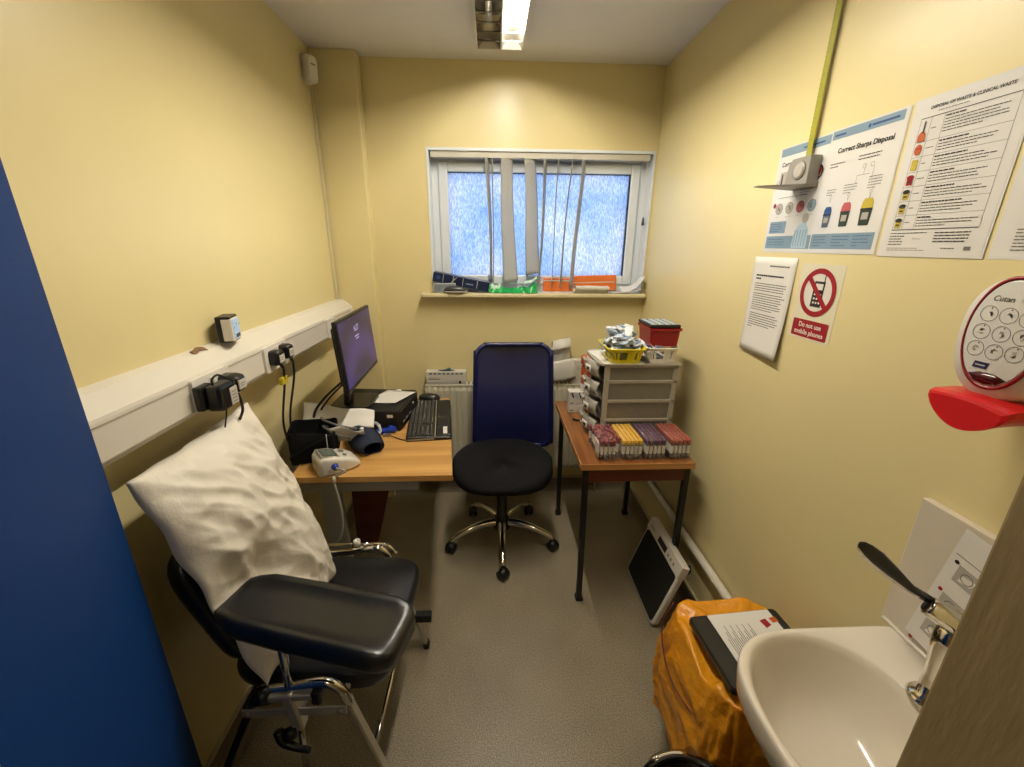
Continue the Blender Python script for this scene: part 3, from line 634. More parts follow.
# ------------------------------------------------------------------ DESK
t = thing('desk', 'light beech office desk with grey metal frame against the left wall', 'desk', (-0.48, 1.80, 0))
dt = 0.73
m = MB(); m.prism([(-0.738, 1.385), (-0.150, 1.385), (-0.238, 2.215), (-0.826, 2.215)], dt-0.025, dt, beech); o = obj(m, 'desktop', t)
bv = o.modifiers.new('bevel', 'BEVEL'); bv.width = 0.002; bv.segments = 2
m = MB(); m.box((-0.72, 1.42, 0.645), (-0.285, 1.445, dt-0.026), steelG, 0.003); m.box((-0.78, 2.14, 0.645), (-0.32, 2.165, dt-0.026), steelG, 0.003); m.bar((-0.50, 1.44, 0.68), (-0.58, 2.15, 0.68), 0.05, 0.04, steelG, 0.003); obj(m, 'frame_beam', t)
for y, sx in ((1.44, 0), (2.14, -0.07)):
    m = MB(); m.bar((-0.625+sx, y, 0.66), (-0.60+sx, y+0.0, 0.03), 0.075, 0.03, steelG, 0.004, up=(0, 1, 0)); o = obj(m, 'leg', t)
m = MB(); m.bar((-0.60, 1.40, 0.016), (-0.68, 2.17, 0.016), 0.07, 0.03, steelG, 0.004); obj(m, 'foot', t)
m = MB(); m.box((-0.345, 1.455, 0.655), (-0.375, 1.50, dt-0.026), mat('pale plastic clip', 'b8ae96', 0.5), 0.004); obj(m, 'cable_clip', t)
m = MB(); m._add([(-0.66, 1.74, 0.66), (-0.435, 1.74, 0.66), (-0.575, 1.74, 0.10), (-0.66, 1.74, 0.10), (-0.66, 1.76, 0.66), (-0.435, 1.76, 0.66), (-0.575, 1.76, 0.10), (-0.66, 1.76, 0.10)],
    [[0, 1, 2, 3], [7, 6, 5, 4], [0, 4, 5, 1], [1, 5, 6, 2], [2, 6, 7, 3], [3, 7, 4, 0]], mahog); o = obj(m, 'modesty_panel', t); o['label'] = 'red brown wooden panel'

# desktop computer
t = thing('desktop_computer', 'black slim desktop computer lying flat under the monitor', 'computer', (-0.55, 1.88, dt))
m = MB(); T = frame(Vector((0.995, -0.09, 0)).normalized(), Vector((0.09, 0.995, 0)).normalized(), (0, 0, 1), (-0.745, 1.805, dt+0.001))
m.box((0, 0, 0), (0.325, 0.30, 0.098), blackM, 0.004, T); m.box((0.323, 0.006, 0.006), (0.332, 0.294, 0.092), blackP, 0.003, T); obj(m, 'case', t)
m = MB(); m.box((0.270, -0.0012, 0.066), (0.297, 0, 0.080), whiteP, 0.0004, T); obj(m, 'sticker', t)
m = MB()
for i in range(3): m.box((0.332, 0.03+i*0.05, 0.03), (0.3335, 0.06+i*0.05, 0.036), greyP, 0, T)
m.box((0.332, 0.20, 0.06), (0.334, 0.212, 0.068), whiteP, 0, T); obj(m, 'front_ports', t)
m = MB(T); m.grid(lambda u, v: (0.135+0.15*u+0.05*v, 0.10+0.18*v-0.02*u, 0.1005+0.008*u*(1-v)*u), 8, 8, paper, thick=0.0012)
m.grid(lambda u, v: (0.225+0.035*u, 0.255+0.018*v, 0.103+0.006*math.sin(PI*u)), 5, 3, paper, thick=0.002)
solo(m, 'note_paper', 'loose white paper lying on top of the black desktop computer', 'paper', (-0.52, 1.98, dt+0.1))

# monitor
t = thing('computer_monitor', 'black flat monitor with a purple screen standing on the desktop computer', 'monitor', (-0.62, 1.86, dt+0.099))
mo = Vector((-0.568, 1.602, 0.968)); mx_ = Vector((-0.015, 0.50, 0.0)).normalized(); up_ = Vector((-0.07, 0, 0.997)).normalized(); up_ = (up_-mx_*up_.dot(mx_)).normalized()
T = frame(mx_, up_, mx_.cross(up_), mo); MWd, MHt = 0.50, 0.293
m = MB(T); m.box((0, 0, -0.018), (MWd, MHt, 0), blackP, 0.004); m.rings([[(x, y, z) for x, y in rr(a, a, MWd-a, MHt-a, 0.01)] for a, z in ((0.02, -0.018), (0.03, -0.034), (0.06, -0.045), (0.10, -0.047))], blackM, smooth=False); obj(m, 'housing', t)
m = MB(T); m.box((0.012, 0.018, 0), (MWd-0.012, MHt-0.012, 0.0015), screenM); o = obj(m, 'screen', t)
m = MB(T); txt = mat('pale screen text', 'b9aede', 0.4, emit=0.5)
m.text('16:27', 0.195, 0.218, 0.034, txt, 0.0022, 0.0, 0, 'LEFT'); m.rect(0.20, 0.195, 0.06, 0.004, txt, 0.0022); m.rect(0.21, 0.184, 0.045, 0.003, txt, 0.0022); obj(m, 'screen_clock', t)
m = MB(); c = T @ Vector((MWd/2, 0.10, -0.045)); m.bar(c+Vector((-0.015, 0, 0.06)), Vector((c.x-0.035, c.y, dt+0.115)), 0.07, 0.025, blackP, 0.006)
m.bar(c+Vector((-0.016, 0, 0.04)), c+Vector((0.012, 0, 0.04)), 0.09, 0.09, blackP, 0.005); obj(m, 'stand_column', t)
m = MB(); m.prism(rr(-0.735, 1.79, -0.555, 1.99, 0.03), dt+0.0995, dt+0.114, blackP); obj(m, 'stand_base', t)
m = MB(); m.tube([(-0.63, 1.75, 0.99), (-0.70, 1.70, 0.93), (-0.755, 1.70, 0.86), (-0.775, 1.73, 0.79), (-0.77, 1.76, 0.74), (-0.79, 1.9, 0.736)], 0.0055, blackP, 8, 8)
obj(m, 'cable', t); m = MB(); m.tube([(-0.63, 1.78, 0.98), (-0.71, 1.74, 0.90), (-0.765, 1.76, 0.82), (-0.782, 1.85, 0.74)], 0.004, blackP, 8, 8); obj(m, 'cable', t)
# keyboard
t = thing('keyboard', 'black computer keyboard with grey palm rest at the right edge of the desk', 'keyboard', (-0.31, 1.89, dt))
kd = Vector((0.050, -0.468, 0)).normalized(); kx = Vector((-kd.y, kd.x, 0)) * 1.0
T = frame(kd, kx, (0, 0, 1), (-0.424, 2.125, dt+0.001)) @ Matrix.Diagonal((1, 0.84, 1, 1))       # u along keyboard toward the camera, v toward the chair
m = MB(T); kl = 0.462
m.rings([[(x, y, 0.0) for x, y in rr(0, 0, kl, 0.235, 0.012)], [(x, y, 0.010+0.010*(1-y/0.235)) for x, y in rr(0, 0, kl, 0.235, 0.012)], [(x, y, 0.013+0.010*(1-y/0.235)) for x, y in rr(0.003, 0.003, kl-0.003, 0.232, 0.010)]], blackP, smooth=False)
obj(m, 'keyboard_body', t)
m = MB(T); m.box((0.002, 0.146, 0.008), (kl-0.002, 0.150, 0.0185), greyP, 0.001); m.box((kl-0.006, 0.004, 0.004), (kl+0.0008, 0.144, 0.010), greyP, 0.001); obj(m, 'silver_strip', t)
m = MB(T); m.rings([[(x, y, z) for x, y in rr(0.006+a, 0.154+a, kl-0.006-a, 0.232-a, 0.012)] for a, z in ((0, 0.012), (0, 0.0165), (0.004, 0.019))], blackM, smooth=False)
m.rect(kl-0.10, 0.19, 0.075, 0.022, whiteP, 0.0196); obj(m, 'palm_rest', t)
keyM = mat('black key plastic', '2e2b29', 0.5)
kz = lambda v: 0.0225-0.045*v
for r_ in range(6):
    u = 0.012; v0 = 0.008+r_*0.0225; n_ = 0
    while u < kl-0.02:
        wk = 0.0175
        if r_ == 5 and 5 < n_ < 7: wk = 0.10
        if r_ in (3, 4) and n_ == 0: wk = 0.028
        if u+wk > kl-0.008: break
        if not (0.318 < u < 0.326 or 0.0 > 1):
            m = MB(T); z0 = kz(v0); m.rings([[(x, y, z) for x, y in ((u+a, v0+a), (u+wk-a, v0+a), (u+wk-a, v0+0.019-a), (u+a, v0+0.019-a))] for a, z in ((0, z0-0.003), (0.0008, z0+0.003), (0.003, z0+0.0055))], keyM, smooth=False)
            obj(m, 'key', t); n_ += 1
        u += wk+0.0032 + (0.008 if 0.29 < u < 0.31 else 0)
# mouse
t = thing('computer_mouse', 'black mouse lying behind the keyboard near the radiator', 'mouse', (-0.345, 2.175, dt))
m = MB(); m.rings([sup(28, 0.058*s_, 0.032*s_, 2.5, -0.345+dx, 2.178, dt+z) for s_, z, dx in ((0.92, 0.001, 0), (1.0, 0.01, 0), (0.97, 0.022, 0), (0.8, 0.033, -0.004), (0.5, 0.039, -0.006), (0.1, 0.0405, -0.006))], blackP); obj(m, 'shell', t)
m = MB(); m.tube([(-0.40, 2.178, dt+0.01), (-0.46, 2.17, dt+0.004), (-0.50, 2.12, dt+0.004), (-0.48, 2.11, dt+0.004)], 0.002, blackP, 6, 6); obj(m, 'cable', t)
# blood pressure monitor
t = thing('blood_pressure_monitor', 'white blood pressure monitor with blue plug at the left front corner of the desk', 'blood pressure monitor', (-0.61, 1.48, dt))
d1 = Vector((0.80, 0.60, 0)).normalized(); d2 = Vector((-d1.y, d1.x, 0)); T = frame(d1, d2, (0, 0, 1), (-0.655, 1.412, dt+0.001))
m = MB(T); bpw = mat('white monitor plastic', 'ded7ca', 0.3)
R = []
for x, z, w_ in ((0.0, 0.040, 0.040), (0.004, 0.058, 0.05), (0.018, 0.073, 0.056), (0.06, 0.066, 0.058), (0.11, 0.048, 0.056), (0.142, 0.030, 0.05), (0.152, 0.018, 0.04)):
    R.append([(x, y, zz) for y, zz in rr(-w_, 0.0 if x < 0.14 else 0.003, w_, z, min(0.012, z*0.4))])
m.rings(R, bpw); obj(m, 'body', t)
m = MB(T); sl = Vector((0.92, 0, -0.26)).normalized(); TS = T @ frame(sl, (0, 1, 0), sl.cross(Vector((0, 1, 0))), (0.020, 0, 0.0755))
m = MB(TS); m.box((-0.004, -0.042, 0), (0.062, 0.040, 0.0015), greyP, 0.001); m.rect(0.002, -0.035, 0.054, 0.068, ink, 0.0022); m.rect(0.006, -0.030, 0.046, 0.058, lcd, 0.0026); obj(m, 'display', t)
m = MB(TS); m.disc((0.082, 0.018), 0.011, mat('grey button', '6c6d70', 0.3), 0.003); m.ring((0.082, 0.018), 0.011, 0.013, inkL, 0.003); m.disc((0.085, -0.022), 0.008, MC['grey button'], 0.003); obj(m, 'button', t)
m = MB(T); c = Vector((0.052, -0.058, 0.036)); m.tube([c, c+Vector((0, -0.016, 0))], [0.0115, 0.010], bluP, 16); m.ring((0, 0), 0.011, 0.014, greyP, 0, T=frame((1, 0, 0), (0, 0, 1), (0, -1, 0), c+Vector((0, -0.001, 0))))
m.rect(0, 0, 0.006, 0.009, blueI, 0.001, T=frame((1, 0, 0), (0, 0, 1), (0, -1, 0), (0.030, -0.0585, 0.018))); obj(m, 'air_plug', t)
p = T @ Vector((0.052, -0.076, 0.036))
m = MB(); m.tube([p, p+Vector((0.035, -0.012, -0.006)), (-0.575, 1.372, dt+0.004), (-0.572, 1.366, dt-0.04), (-0.562, 1.365, 0.60), (-0.570, 1.36, 0.51), (-0.61, 1.37, 0.450), (-0.68, 1.39, 0.44), (-0.74, 1.42, 0.50)], 0.0042, rubM, 10, 10)
m.tube([(-0.576, 1.374, dt+0.010), (-0.574, 1.366, dt-0.012)], 0.0065, mat('pale hose collar', 'd8cfba', 0.4), 10); obj(m, 'air_hose', t)
# black zip case (open)
t = thing('carrying_case', 'open black fabric carrying case leaning beside the wall on the desk', 'case', (-0.72, 1.58, dt))
m = MB()
T = frame(Vector((0.97, 0.24, 0)).normalized(), Vector((-0.24, 0.97, 0)).normalized(), (0, 0, 1), (-0.775, 1.470, dt+0.001)) @ Matrix.Diagonal((0.93, 0.93, 0.97, 1))
outer = rr(0, 0, 0.185, 0.155, 0.03); R = []
for s_, z in ((0.92, 0.0), (1.0, 0.02), (1.02, 0.07), (1.0, 0.125), (0.97, 0.128), (0.95, 0.12), (0.93, 0.03)):
    R.append([(0.0925+(x-0.0925)*s_, 0.0775+(y-0.0775)*s_, z+(0.010*math.sin(x*30+y*10) if z > .1 else 0)) for x, y in outer])
m.rings(R, fabB, T); obj(m, 'case_shell', t)
m = MB(); m.grid(lambda u, v: tuple(T @ Vector((0.01+0.17*u, -0.010-0.02*v+0.008*math.sin(PI*u), 0.125*v*(0.35+0.65*u)+0.004))), 10, 8, fabB, thick=0.004); obj(m, 'flap', t)
m = MB(); m.tube([T @ Vector((0.155, -0.022, 0.128)), T @ Vector((0.156, -0.036, 0.08)), T @ Vector((0.157, -0.040, 0.02))], 0.0016, mat('pale zip cord', 'b9b6b0', 0.4), 6, 4); obj(m, 'zip_cord', t)
# cuff
t = thing('blood_pressure_cuff', 'dark navy rolled arm cuff with white label lying on the desk', 'arm cuff', (-0.50, 1.58, dt))
m = MB(); cd = Vector((0.62, -0.78, 0)).normalized(); cn = Vector((cd.y*-1, cd.x, 0)); T = frame(cd, cn, (0, 0, 1), (-0.590, 1.69, dt+0.002))
def cuff(u, v):
    a = -0.4+v*(2*PI+0.9); L_ = 0.175; r = 0.034+0.013*math.sin(PI*u)+v*0.007; x = L_*u; return (x+0.012*math.sin(a), r*math.cos(a)*1.05, max(0.0, 0.040-0.012*u+r*math.sin(a)*0.85-0.004*math.sin(7*u+a)))
m.grid(cuff, 18, 26, navyF, T, thick=0.005); obj(m, 'cuff_wrap', t, recalc=False)
m = MB(T); m.grid(lambda u, v: (0.08+0.05*u, -0.024+0.03*v, 0.0905-0.02*u-0.015*(v-.7)**2*4), 4, 6, paper, thick=0.001); o = obj(m, 'care_label', t); o['label'] = 'white label'
m = MB(); m.tube([(-0.66, 1.68, dt+0.05), (-0.69, 1.62, dt+0.10), (-0.66, 1.56, dt+0.115), (-0.60, 1.53, dt+0.10), (-0.57, 1.56, dt+0.07)], 0.0045, mat('dark grey tubing', '6f6c68', 0.4), 10, 8)
m.tube([(-0.70, 1.74, dt+0.03), (-0.72, 1.68, dt+0.11), (-0.68, 1.60, dt+0.135), (-0.62, 1.58, dt+0.12), (-0.56, 1.62, dt+0.085)], 0.0045, MC['dark grey tubing'], 10, 8); obj(m, 'cuff_tube', t)
# silver clear sleeve
m = MB(); m.grid(lambda u, v: (-0.635+0.12*u, 1.57-0.055*v+0.05*u, dt+0.045+0.095*v*(1-u*.4)+0.008*math.sin(8*u+5*v)), 12, 8, mat('shiny pale film', 'cfccc4', 0.15), thick=0.002)
solo(m, 'plastic_sleeve', 'shiny pale plastic sleeve between the black case and the navy cuff', 'sleeve', (-0.6, 1.53, dt+0.02), recalc=False)
m = MB(); m.grid(lambda u, v: (-0.80+0.29*u-0.02*v, 1.655+0.10*v+0.03*u, dt+0.060+0.09*v*(1-0.60*u)+0.006*math.sin(9*u)+0.005*math.sin(7*v)), 16, 10, paper, thick=0.001)
solo(m, 'paper_bag', 'crumpled white paper wrapper behind the carrying case', 'paper wrapper', (-0.68, 1.70, dt+0.02), recalc=False)
m = MB(); m.tube([(-0.575, 1.735, dt+0.012), (-0.55, 1.76, dt+0.045), (-0.515, 1.755, dt+0.05), (-0.50, 1.735, dt+0.02), (-0.53, 1.715, dt+0.008)], 0.007, clearP, 8, 8, closed=True)
solo(m, 'clear_packet_ring', 'clear plastic ring lying beside the desktop computer', 'plastic ring', (-0.54, 1.73, dt))
t = thing('lancet_device', 'small royal blue plastic device lying on the desk by the keyboard', 'device', (-0.48, 1.77, dt))
m = MB(); m.bar((-0.522, 1.742, dt+0.014), (-0.437, 1.775, dt+0.014), 0.030, 0.022, bluP, 0.008); m.bar((-0.47, 1.768, dt+0.026), (-0.437, 1.79, dt+0.020), 0.016, 0.010, bluP, 0.004); obj(m, 'device_body', t)
m = MB(); m.bar((-0.485, 1.728, dt+0.008), (-0.455, 1.722, dt+0.008), 0.016, 0.010, mat('metal usb plug', 'aaa69e', 0.3, 0.8), 0.001); m.tube([(-0.455, 1.722, dt+0.007), (-0.42, 1.70, dt+0.004), (-0.38, 1.68, dt+0.003), (-0.355, 1.688, dt+0.004)], 0.002, blackP, 6, 6); obj(m, 'usb_cable', t)

# ------------------------------------------------------------------ OFFICE CHAIR
cx, cy = 0.045, 1.935
t = thing('office_chair', 'swivel office chair with blue mesh back and chrome star base', 'office chair', (cx, cy, 0))
for k in range(5):
    a = -PI/2+k*2*PI/5; c, s_ = math.cos(a), math.sin(a)
    m = MB(); P = [(cx+c*r, cy+s_*r, z) for r, z in ((0.03, 0.125), (0.10, 0.128), (0.18, 0.115), (0.25, 0.09), (0.282, 0.072))]
    m.tube(P, [0.024, 0.021, 0.018, 0.016, 0.014], chrome, 12, 5); obj(m, 'base_leg', t)
    m = MB(); C0 = Vector((cx+c*0.283, cy+s_*0.283, 0)); ta = a+1.1*(1 if k % 2 else -0.7); ax = Vector((math.cos(ta), math.sin(ta), 0))
    for q in (-1, 1):
        m.tube([C0+ax*q*0.006+Vector((0, 0, 0.027)), C0+ax*q*0.022+Vector((0, 0, 0.027))], 0.0262, blackP, 18)
    m.tube([C0+Vector((0, 0, 0.03)), C0+Vector((0, 0, 0.065))], 0.009, blackP, 10); per_ = ax.cross(Vector((0, 0, 1)))
    m.ball((C0.x, C0.y, 0.038), (0.024, 0.024, 0.020), blackP, seg=14); obj(m, 'caster', t)
TC = Matrix.Translation((cx, cy, 0))
m = MB(TC); m.lathe([(0.045, 0.09), (0.047, 0.135), (0.034, 0.15), (0.034, 0.155), (0.027, 0.16), (0.027, 0.33), (0.018, 0.335), (0.018, 0.385)], blackP, seg=20); obj(m, 'gas_lift', t)
m = MB(TC); m.box((-0.075, -0.08, 0.375), (0.075, 0.10, 0.405), blackP, 0.006); m.tube([(0.06, 0, 0.385), (0.16, -0.02, 0.38), (0.20, -0.02, 0.375)], 0.006, blackP, 8); obj(m, 'seat_mechanism', t)
m = MB(); TSt = Matrix.Translation((cx+0.005, cy+0.022, 0.412)); R = []
def seat_out(sc, z, n=56):
    o_ = []
    for k in range(n):
        a = 2*PI*k/n; c, s_ = math.cos(a), math.sin(a); x = 0.262*math.copysign(abs(c)**(2/3.0), c); y = 0.245*math.copysign(abs(s_)**(2/3.0), s_)
        x *= (1-0.26*max(0, y/0.245)**1.3)*(1-0.05*max(0, -y/0.245)) ; zz = z-0.030*max(0, (-y/0.245))**4*(1 if z > 0.04 else 0.3)+0.012*(abs(x)/0.262)**3*(z > 0.05); o_.append((x*sc, y*sc, zz))
    return o_
for sc, z in ((0.3, 0.0), (0.85, 0.0), (0.97, 0.015), (1.0, 0.04), (0.985, 0.066), (0.93, 0.080), (0.75, 0.084), (0.4, 0.080), (0.01, 0.078)): R.append(seat_out(sc, z))
m.rings(R, fabB, TSt); obj(m, 'seat', t)
# backrest
bz0, bz1 = 0.455, 1.037; bxc = cx+0.068
def back_pt(x, z):
    h = (z-bz0)/(bz1-bz0); y = cy+0.262+0.02*h+0.03*math.sin(PI*min(1, h*1.3))*-0.5 + -0.045*(abs(x)/0.21)**2+0.0
    return (bxc+x, y, z)
def back_w(h): return 0.216-0.016*h
outl = []
for x, z in rr(-1, 0, 1, 1, 0.001, 1): pass
N_ = []
for cxn, czn, a0 in ((1, 0, -PI/2), (1, 1, 0), (-1, 1, PI/2), (-1, 0, PI)):
    for i in range(7):
        a = a0+PI/2*i/6; r_ = 0.065; zz = (bz0+r_ if czn == 0 else bz1-r_)+r_*math.sin(a); h = (zz-bz0)/(bz1-bz0); N_.append(back_pt(cxn*(back_w(h)-r_)+r_*math.cos(a), zz))
m = MB(); m.tube(N_, 0.0125, blueRim, 10, 3, closed=True); obj(m, 'back_frame', t)
m = MB()
def bf(u, v):
    z = bz0+0.01+(bz1-bz0-0.02)*v; h = v; r_ = 0.065; w_ = back_w(h)-0.006
    e_ = min(z-bz0, bz1-z)
    if e_ < r_: w_ -= r_-math.sqrt(max(0, r_*r_-(r_-e_)**2))
    return back_pt((2*u-1)*w_, z)
m.grid(bf, 24, 30, meshB); obj(m, 'back_mesh', t)
m = MB()
m.tube([(cx, cy+0.06, 0.385), (cx+0.02, cy+0.20, 0.375), (cx+0.045, cy+0.30, 0.42), (bxc, cy+0.318, 0.50), (bxc, cy+0.300, 0.58)], [0.018, 0.018, 0.017, 0.016, 0.012], blackP, 12, 6)
m.box((bxc-0.19, cy+0.270, 0.53), (bxc+0.19, cy+0.290, 0.57), blackP, 0.006); obj(m, 'back_support', t)

# ------------------------------------------------------------------ TABLE ON THE RIGHT
t = thing('side_table', 'small brown wood-grain table with black steel legs by the right wall', 'table', (0.575, 1.80, 0))
m = MB(); m.box((0.347, 1.452, 0.703), (0.80, 2.16, 0.7285), teak, 0.0015); m.box((0.347, 1.4485, 0.7035), (0.80, 1.452, 0.7282), teakE); m.box((0.3435, 1.449, 0.7035), (0.347, 2.16, 0.7282), teakE); obj(m, 'tabletop', t)
m = MB(); m.box((0.372, 1.475, 0.635), (0.785, 1.49, 0.7025), mahog, 0.001); m.box((0.365, 1.49, 0.665), (0.38, 2.14, 0.7025), steelB); m.box((0.77, 1.49, 0.665), (0.785, 2.14, 0.7025), steelB); m.box((0.38, 2.125, 0.665), (0.77, 2.14, 0.7025), steelB); obj(m, 'apron', t)
for (x0, y0, x1, y1) in ((0.372, 1.483, 0.388, 1.515), (0.377, 2.12, 0.390, 2.16), (0.786, 1.483, 0.798, 1.505), (0.784, 2.12, 0.794, 2.15)):
    m = MB(); m.bar((x0, y0, 0.702), (x1, y1, 0.014), 0.023, 0.023, steelB, 0.002, up=(0, 1, 0)); lg = obj(m, 'leg', t)
    m = MB(); m.bar((x1, y1, 0.022), (x1, y1, 0.0), 0.032, 0.032, blackM, 0.003, up=(0, 1, 0)); obj(m, 'foot_cap', lg)
tt = 0.7290
# sample tube packs
def tube_mesh(cap):
    m = MB(); m.lathe([(0.001, 0), (0.005, 0.002), (0.0066, 0.007), (0.0066, 0.024)], tubeG, seg=8); m.lathe([(0.0069, 0.024), (0.0069, 0.058)], whiteP, seg=8, cap=False)
    m.lathe([(0.0064, 0.058), (0.0064, 0.066)], tubeG, seg=8, cap=False); m.lathe([(0.0079, 0.064), (0.0081, 0.067), (0.0080, 0.080), (0.0068, 0.083), (0.004, 0.083), (0.0035, 0.081)], cap, seg=8)
    me = bpy.data.meshes.new('sample_tube'); bmesh.ops.recalc_face_normals(m.bm, faces=m.bm.faces[:]); m.bm.to_mesh(me); m.bm.free()
    for q in m.mats: me.materials.append(q)
    return me
for i, (x0, cap, lab, drop, yaw) in enumerate(((0.415, capDR, 'torn shrink-wrapped pack of dark red capped sample tubes, leftmost of the row', 14, 0.06), (0.506, capY, 'shrink-wrapped pack of yellow capped sample tubes', 0, 0.02),
        (0.600, capP, 'shrink-wrapped pack of purple capped sample tubes', 0, 0.02), (0.700, capR, 'shrink-wrapped pack of red brown capped sample tubes next to the wall', 0, 0.03))):
    org = Vector((x0+0.046, 1.565, tt)); t = thing('sample_tube_pack', lab, 'tube pack', org, 'packs of sample tubes on the side table'); me = tube_mesh(cap)
    jr = random.Random(i); n_ = 0
    for a in range(10):
        for b in range(5):
            n_ += 1
            if drop and n_ % 4 == 1 and n_ > 3: continue
            o = bpy.data.objects.new('tube', me); COL.objects.link(o); o.parent = t
            lx = -0.034+b*0.0168+jr.uniform(-.0006, .0006); ly = -0.076+a*0.0168
            o.location = (lx*math.cos(yaw)-ly*math.sin(yaw), lx*math.sin(yaw)+ly*math.cos(yaw), 0.0012+jr.uniform(0, .0012))
            if drop: o.rotation_euler = (jr.uniform(-.06, .06), jr.uniform(-.08, .08), 0)
    Tp = Matrix.Translation(org) @ Matrix.Rotation(yaw, 4, 'Z'); m = MB(Tp)
    R = [[(x+0.0012*noise.noise(Vector((x*90, z*80, i))), y+0.0012*noise.noise(Vector((y*90, z*80, i+3))), z) for x, y in rr(-0.0445, -0.0865, 0.0445, 0.0865, 0.007, 3)] for z in (0.0006, 0.02, 0.04, 0.06, 0.08, 0.0862)]
    m.rings(R, clearF); m.grid(lambda u, v: (-0.03+0.06*u, -0.088-0.008*math.sin(PI*v)*abs(math.sin(5*u+i)), 0.002+0.04*v), 12, 6, clearF); obj(m, 'shrink_wrap', t)
    if i == 0:
        m = MB(Tp); m.grid(lambda u, v: (-0.047-0.004*v, -0.085+0.05*u, 0.01+0.075*v), 3, 4, paper, thick=0.0006); obj(m, 'paper_insert', t)
# drawer tower
t = thing('drawer_tower', 'grey plastic drawer tower with frosted windows on the side table', 'drawer unit', (0.615, 1.76, tt))
X0, X1, Y0, Y1, Z0, Z1 = 0.468, 0.780, 1.660, 1.920, tt+0.001, 1.078
tgm = mat('warm grey tower plastic', 'aea698', 0.42, var=0.04)
m = MB()
for (xa, xb) in ((X0, X0+0.022), (X1-0.022, X1)):
    for (ya, yb) in ((Y0, Y0+0.016), (Y1-0.016, Y1)): m.box((xa, ya, Z0), (xb, yb, Z1-0.006), tgm, 0.003)
dh = (Z1-Z0)/4
for k in range(5):
    z = Z0+k*dh; hh = 0.014 if k else 0.024
    z = min(z, Z1-0.018)
    m.box((X0, Y0, z), (X1, Y0+0.014, z+hh), tgm, 0.002); m.box((X0, Y1-0.014, z), (X1, Y1, z+hh), tgm, 0.002); m.box((X1-0.014, Y0, z), (X1, Y1, z+hh), tgm, 0.002); m.box((X0+0.004, Y0+0.01, z), (X1-0.01, Y1-0.01, z+0.004), tgm)
obj(m, 'tower_frame', t)
m = MB(); m.prism([(X0-0.03, Y0+0.03), (X0-0.012, Y0-0.004), (X0+0.01, Y0-0.008), (X1+0.004, Y0-0.008), (X1+0.004, Y1+0.004), (X0, Y1+0.004), (X0-0.03, Y1-0.03)], Z1-0.008, Z1, tgm); obj(m, 'top_panel', t)
m = MB()
for k in range(4):
    z = Z0+k*dh; m.box((X0+0.022, Y0+0.006, z+0.014), (X1-0.022, Y0+0.008, z+dh-0.002), smokeW)
obj(m, 'side_window', t)
for k in range(4):
    z = Z0+k*dh+0.018; h_ = dh-0.022; m = MB()
    def dfront(u, v, z=z, h_=h_): 
        y = Y0+0.02+(Y1-Y0-0.04)*u; return (X0-0.012-0.030*math.sin(PI*u)-0.012*math.sin(PI*v), y, z+h_*v)
    m.grid(dfront, 14, 6, clearD, thick=0.003); m.box((X0+0.006, Y0+0.02, z), (X1-0.02, Y1-0.02, z+0.003), smokeW)
    m.box((X0+0.006, Y0+0.018, z), (X1-0.02, Y0+0.020, z+h_*0.8), smokeW); m.box((X0+0.006, Y1-0.020, z), (X1-0.02, Y1-0.018, z+h_*0.8), smokeW)
    dr = obj(m, 'drawer', t, recalc=False)
    m = MB(); m.grid(lambda u, v: (X0-0.020-0.034*math.sin(PI*(0.16+0.18*u))-0.012, Y0+0.02+(Y1-Y0-0.04)*(0.14+0.2*u), z+h_*(0.25+0.5*v)), 4, 3, paper, thick=0.0006); m.grid(lambda u, v: (X0-0.0225-0.034*math.sin(PI*(0.2+0.08*u))-0.012, Y0+0.02+(Y1-Y0-0.04)*(0.18+0.08*u), z+h_*(0.4+0.2*v)), 2, 2, ink); obj(m, 'drawer_label', dr, recalc=False)
    m = MB(); m.grid(lambda u, v: (X0-0.052-0.010*math.sin(PI*v), Y0+0.11+0.06*u, z+h_*(0.70+0.18*v)), 6, 3, tgm, thick=0.002); obj(m, 'drawer_handle', dr, recalc=False)
    m = MB(); jr = random.Random(20+k)
    for q in range(8):
        x = X0+0.05+jr.random()*0.2; yy = Y0+0.03+jr.random()*0.12; zz = z+0.004+jr.random()*h_*0.45; a = jr.uniform(-.5, .5)
        m.bar((x, yy, zz), (x+0.06*math.cos(a), yy+0.05*math.sin(a), zz+jr.uniform(0, .01)), 0.02, 0.006, jr.choice([paper, packM, greyP, packM]), 0.001)
    dc = obj(m, 'drawer_contents', dr); dc['kind'] = 'stuff'; dc['label'] = 'wrapped packets inside the drawer'
# paper on tower
zt_ = Z1+0.0008
m = MB(); m.prism([(0.440, 1.88), (0.462, 1.648), (0.63, 1.642), (0.62, 1.90)], zt_, zt_+0.002, paper)
solo(m, 'white_sheet', 'white paper sheet spread under the yellow basket on the drawer tower', 'paper sheet', (0.53, 1.76, zt_))
zt_ += 0.0025
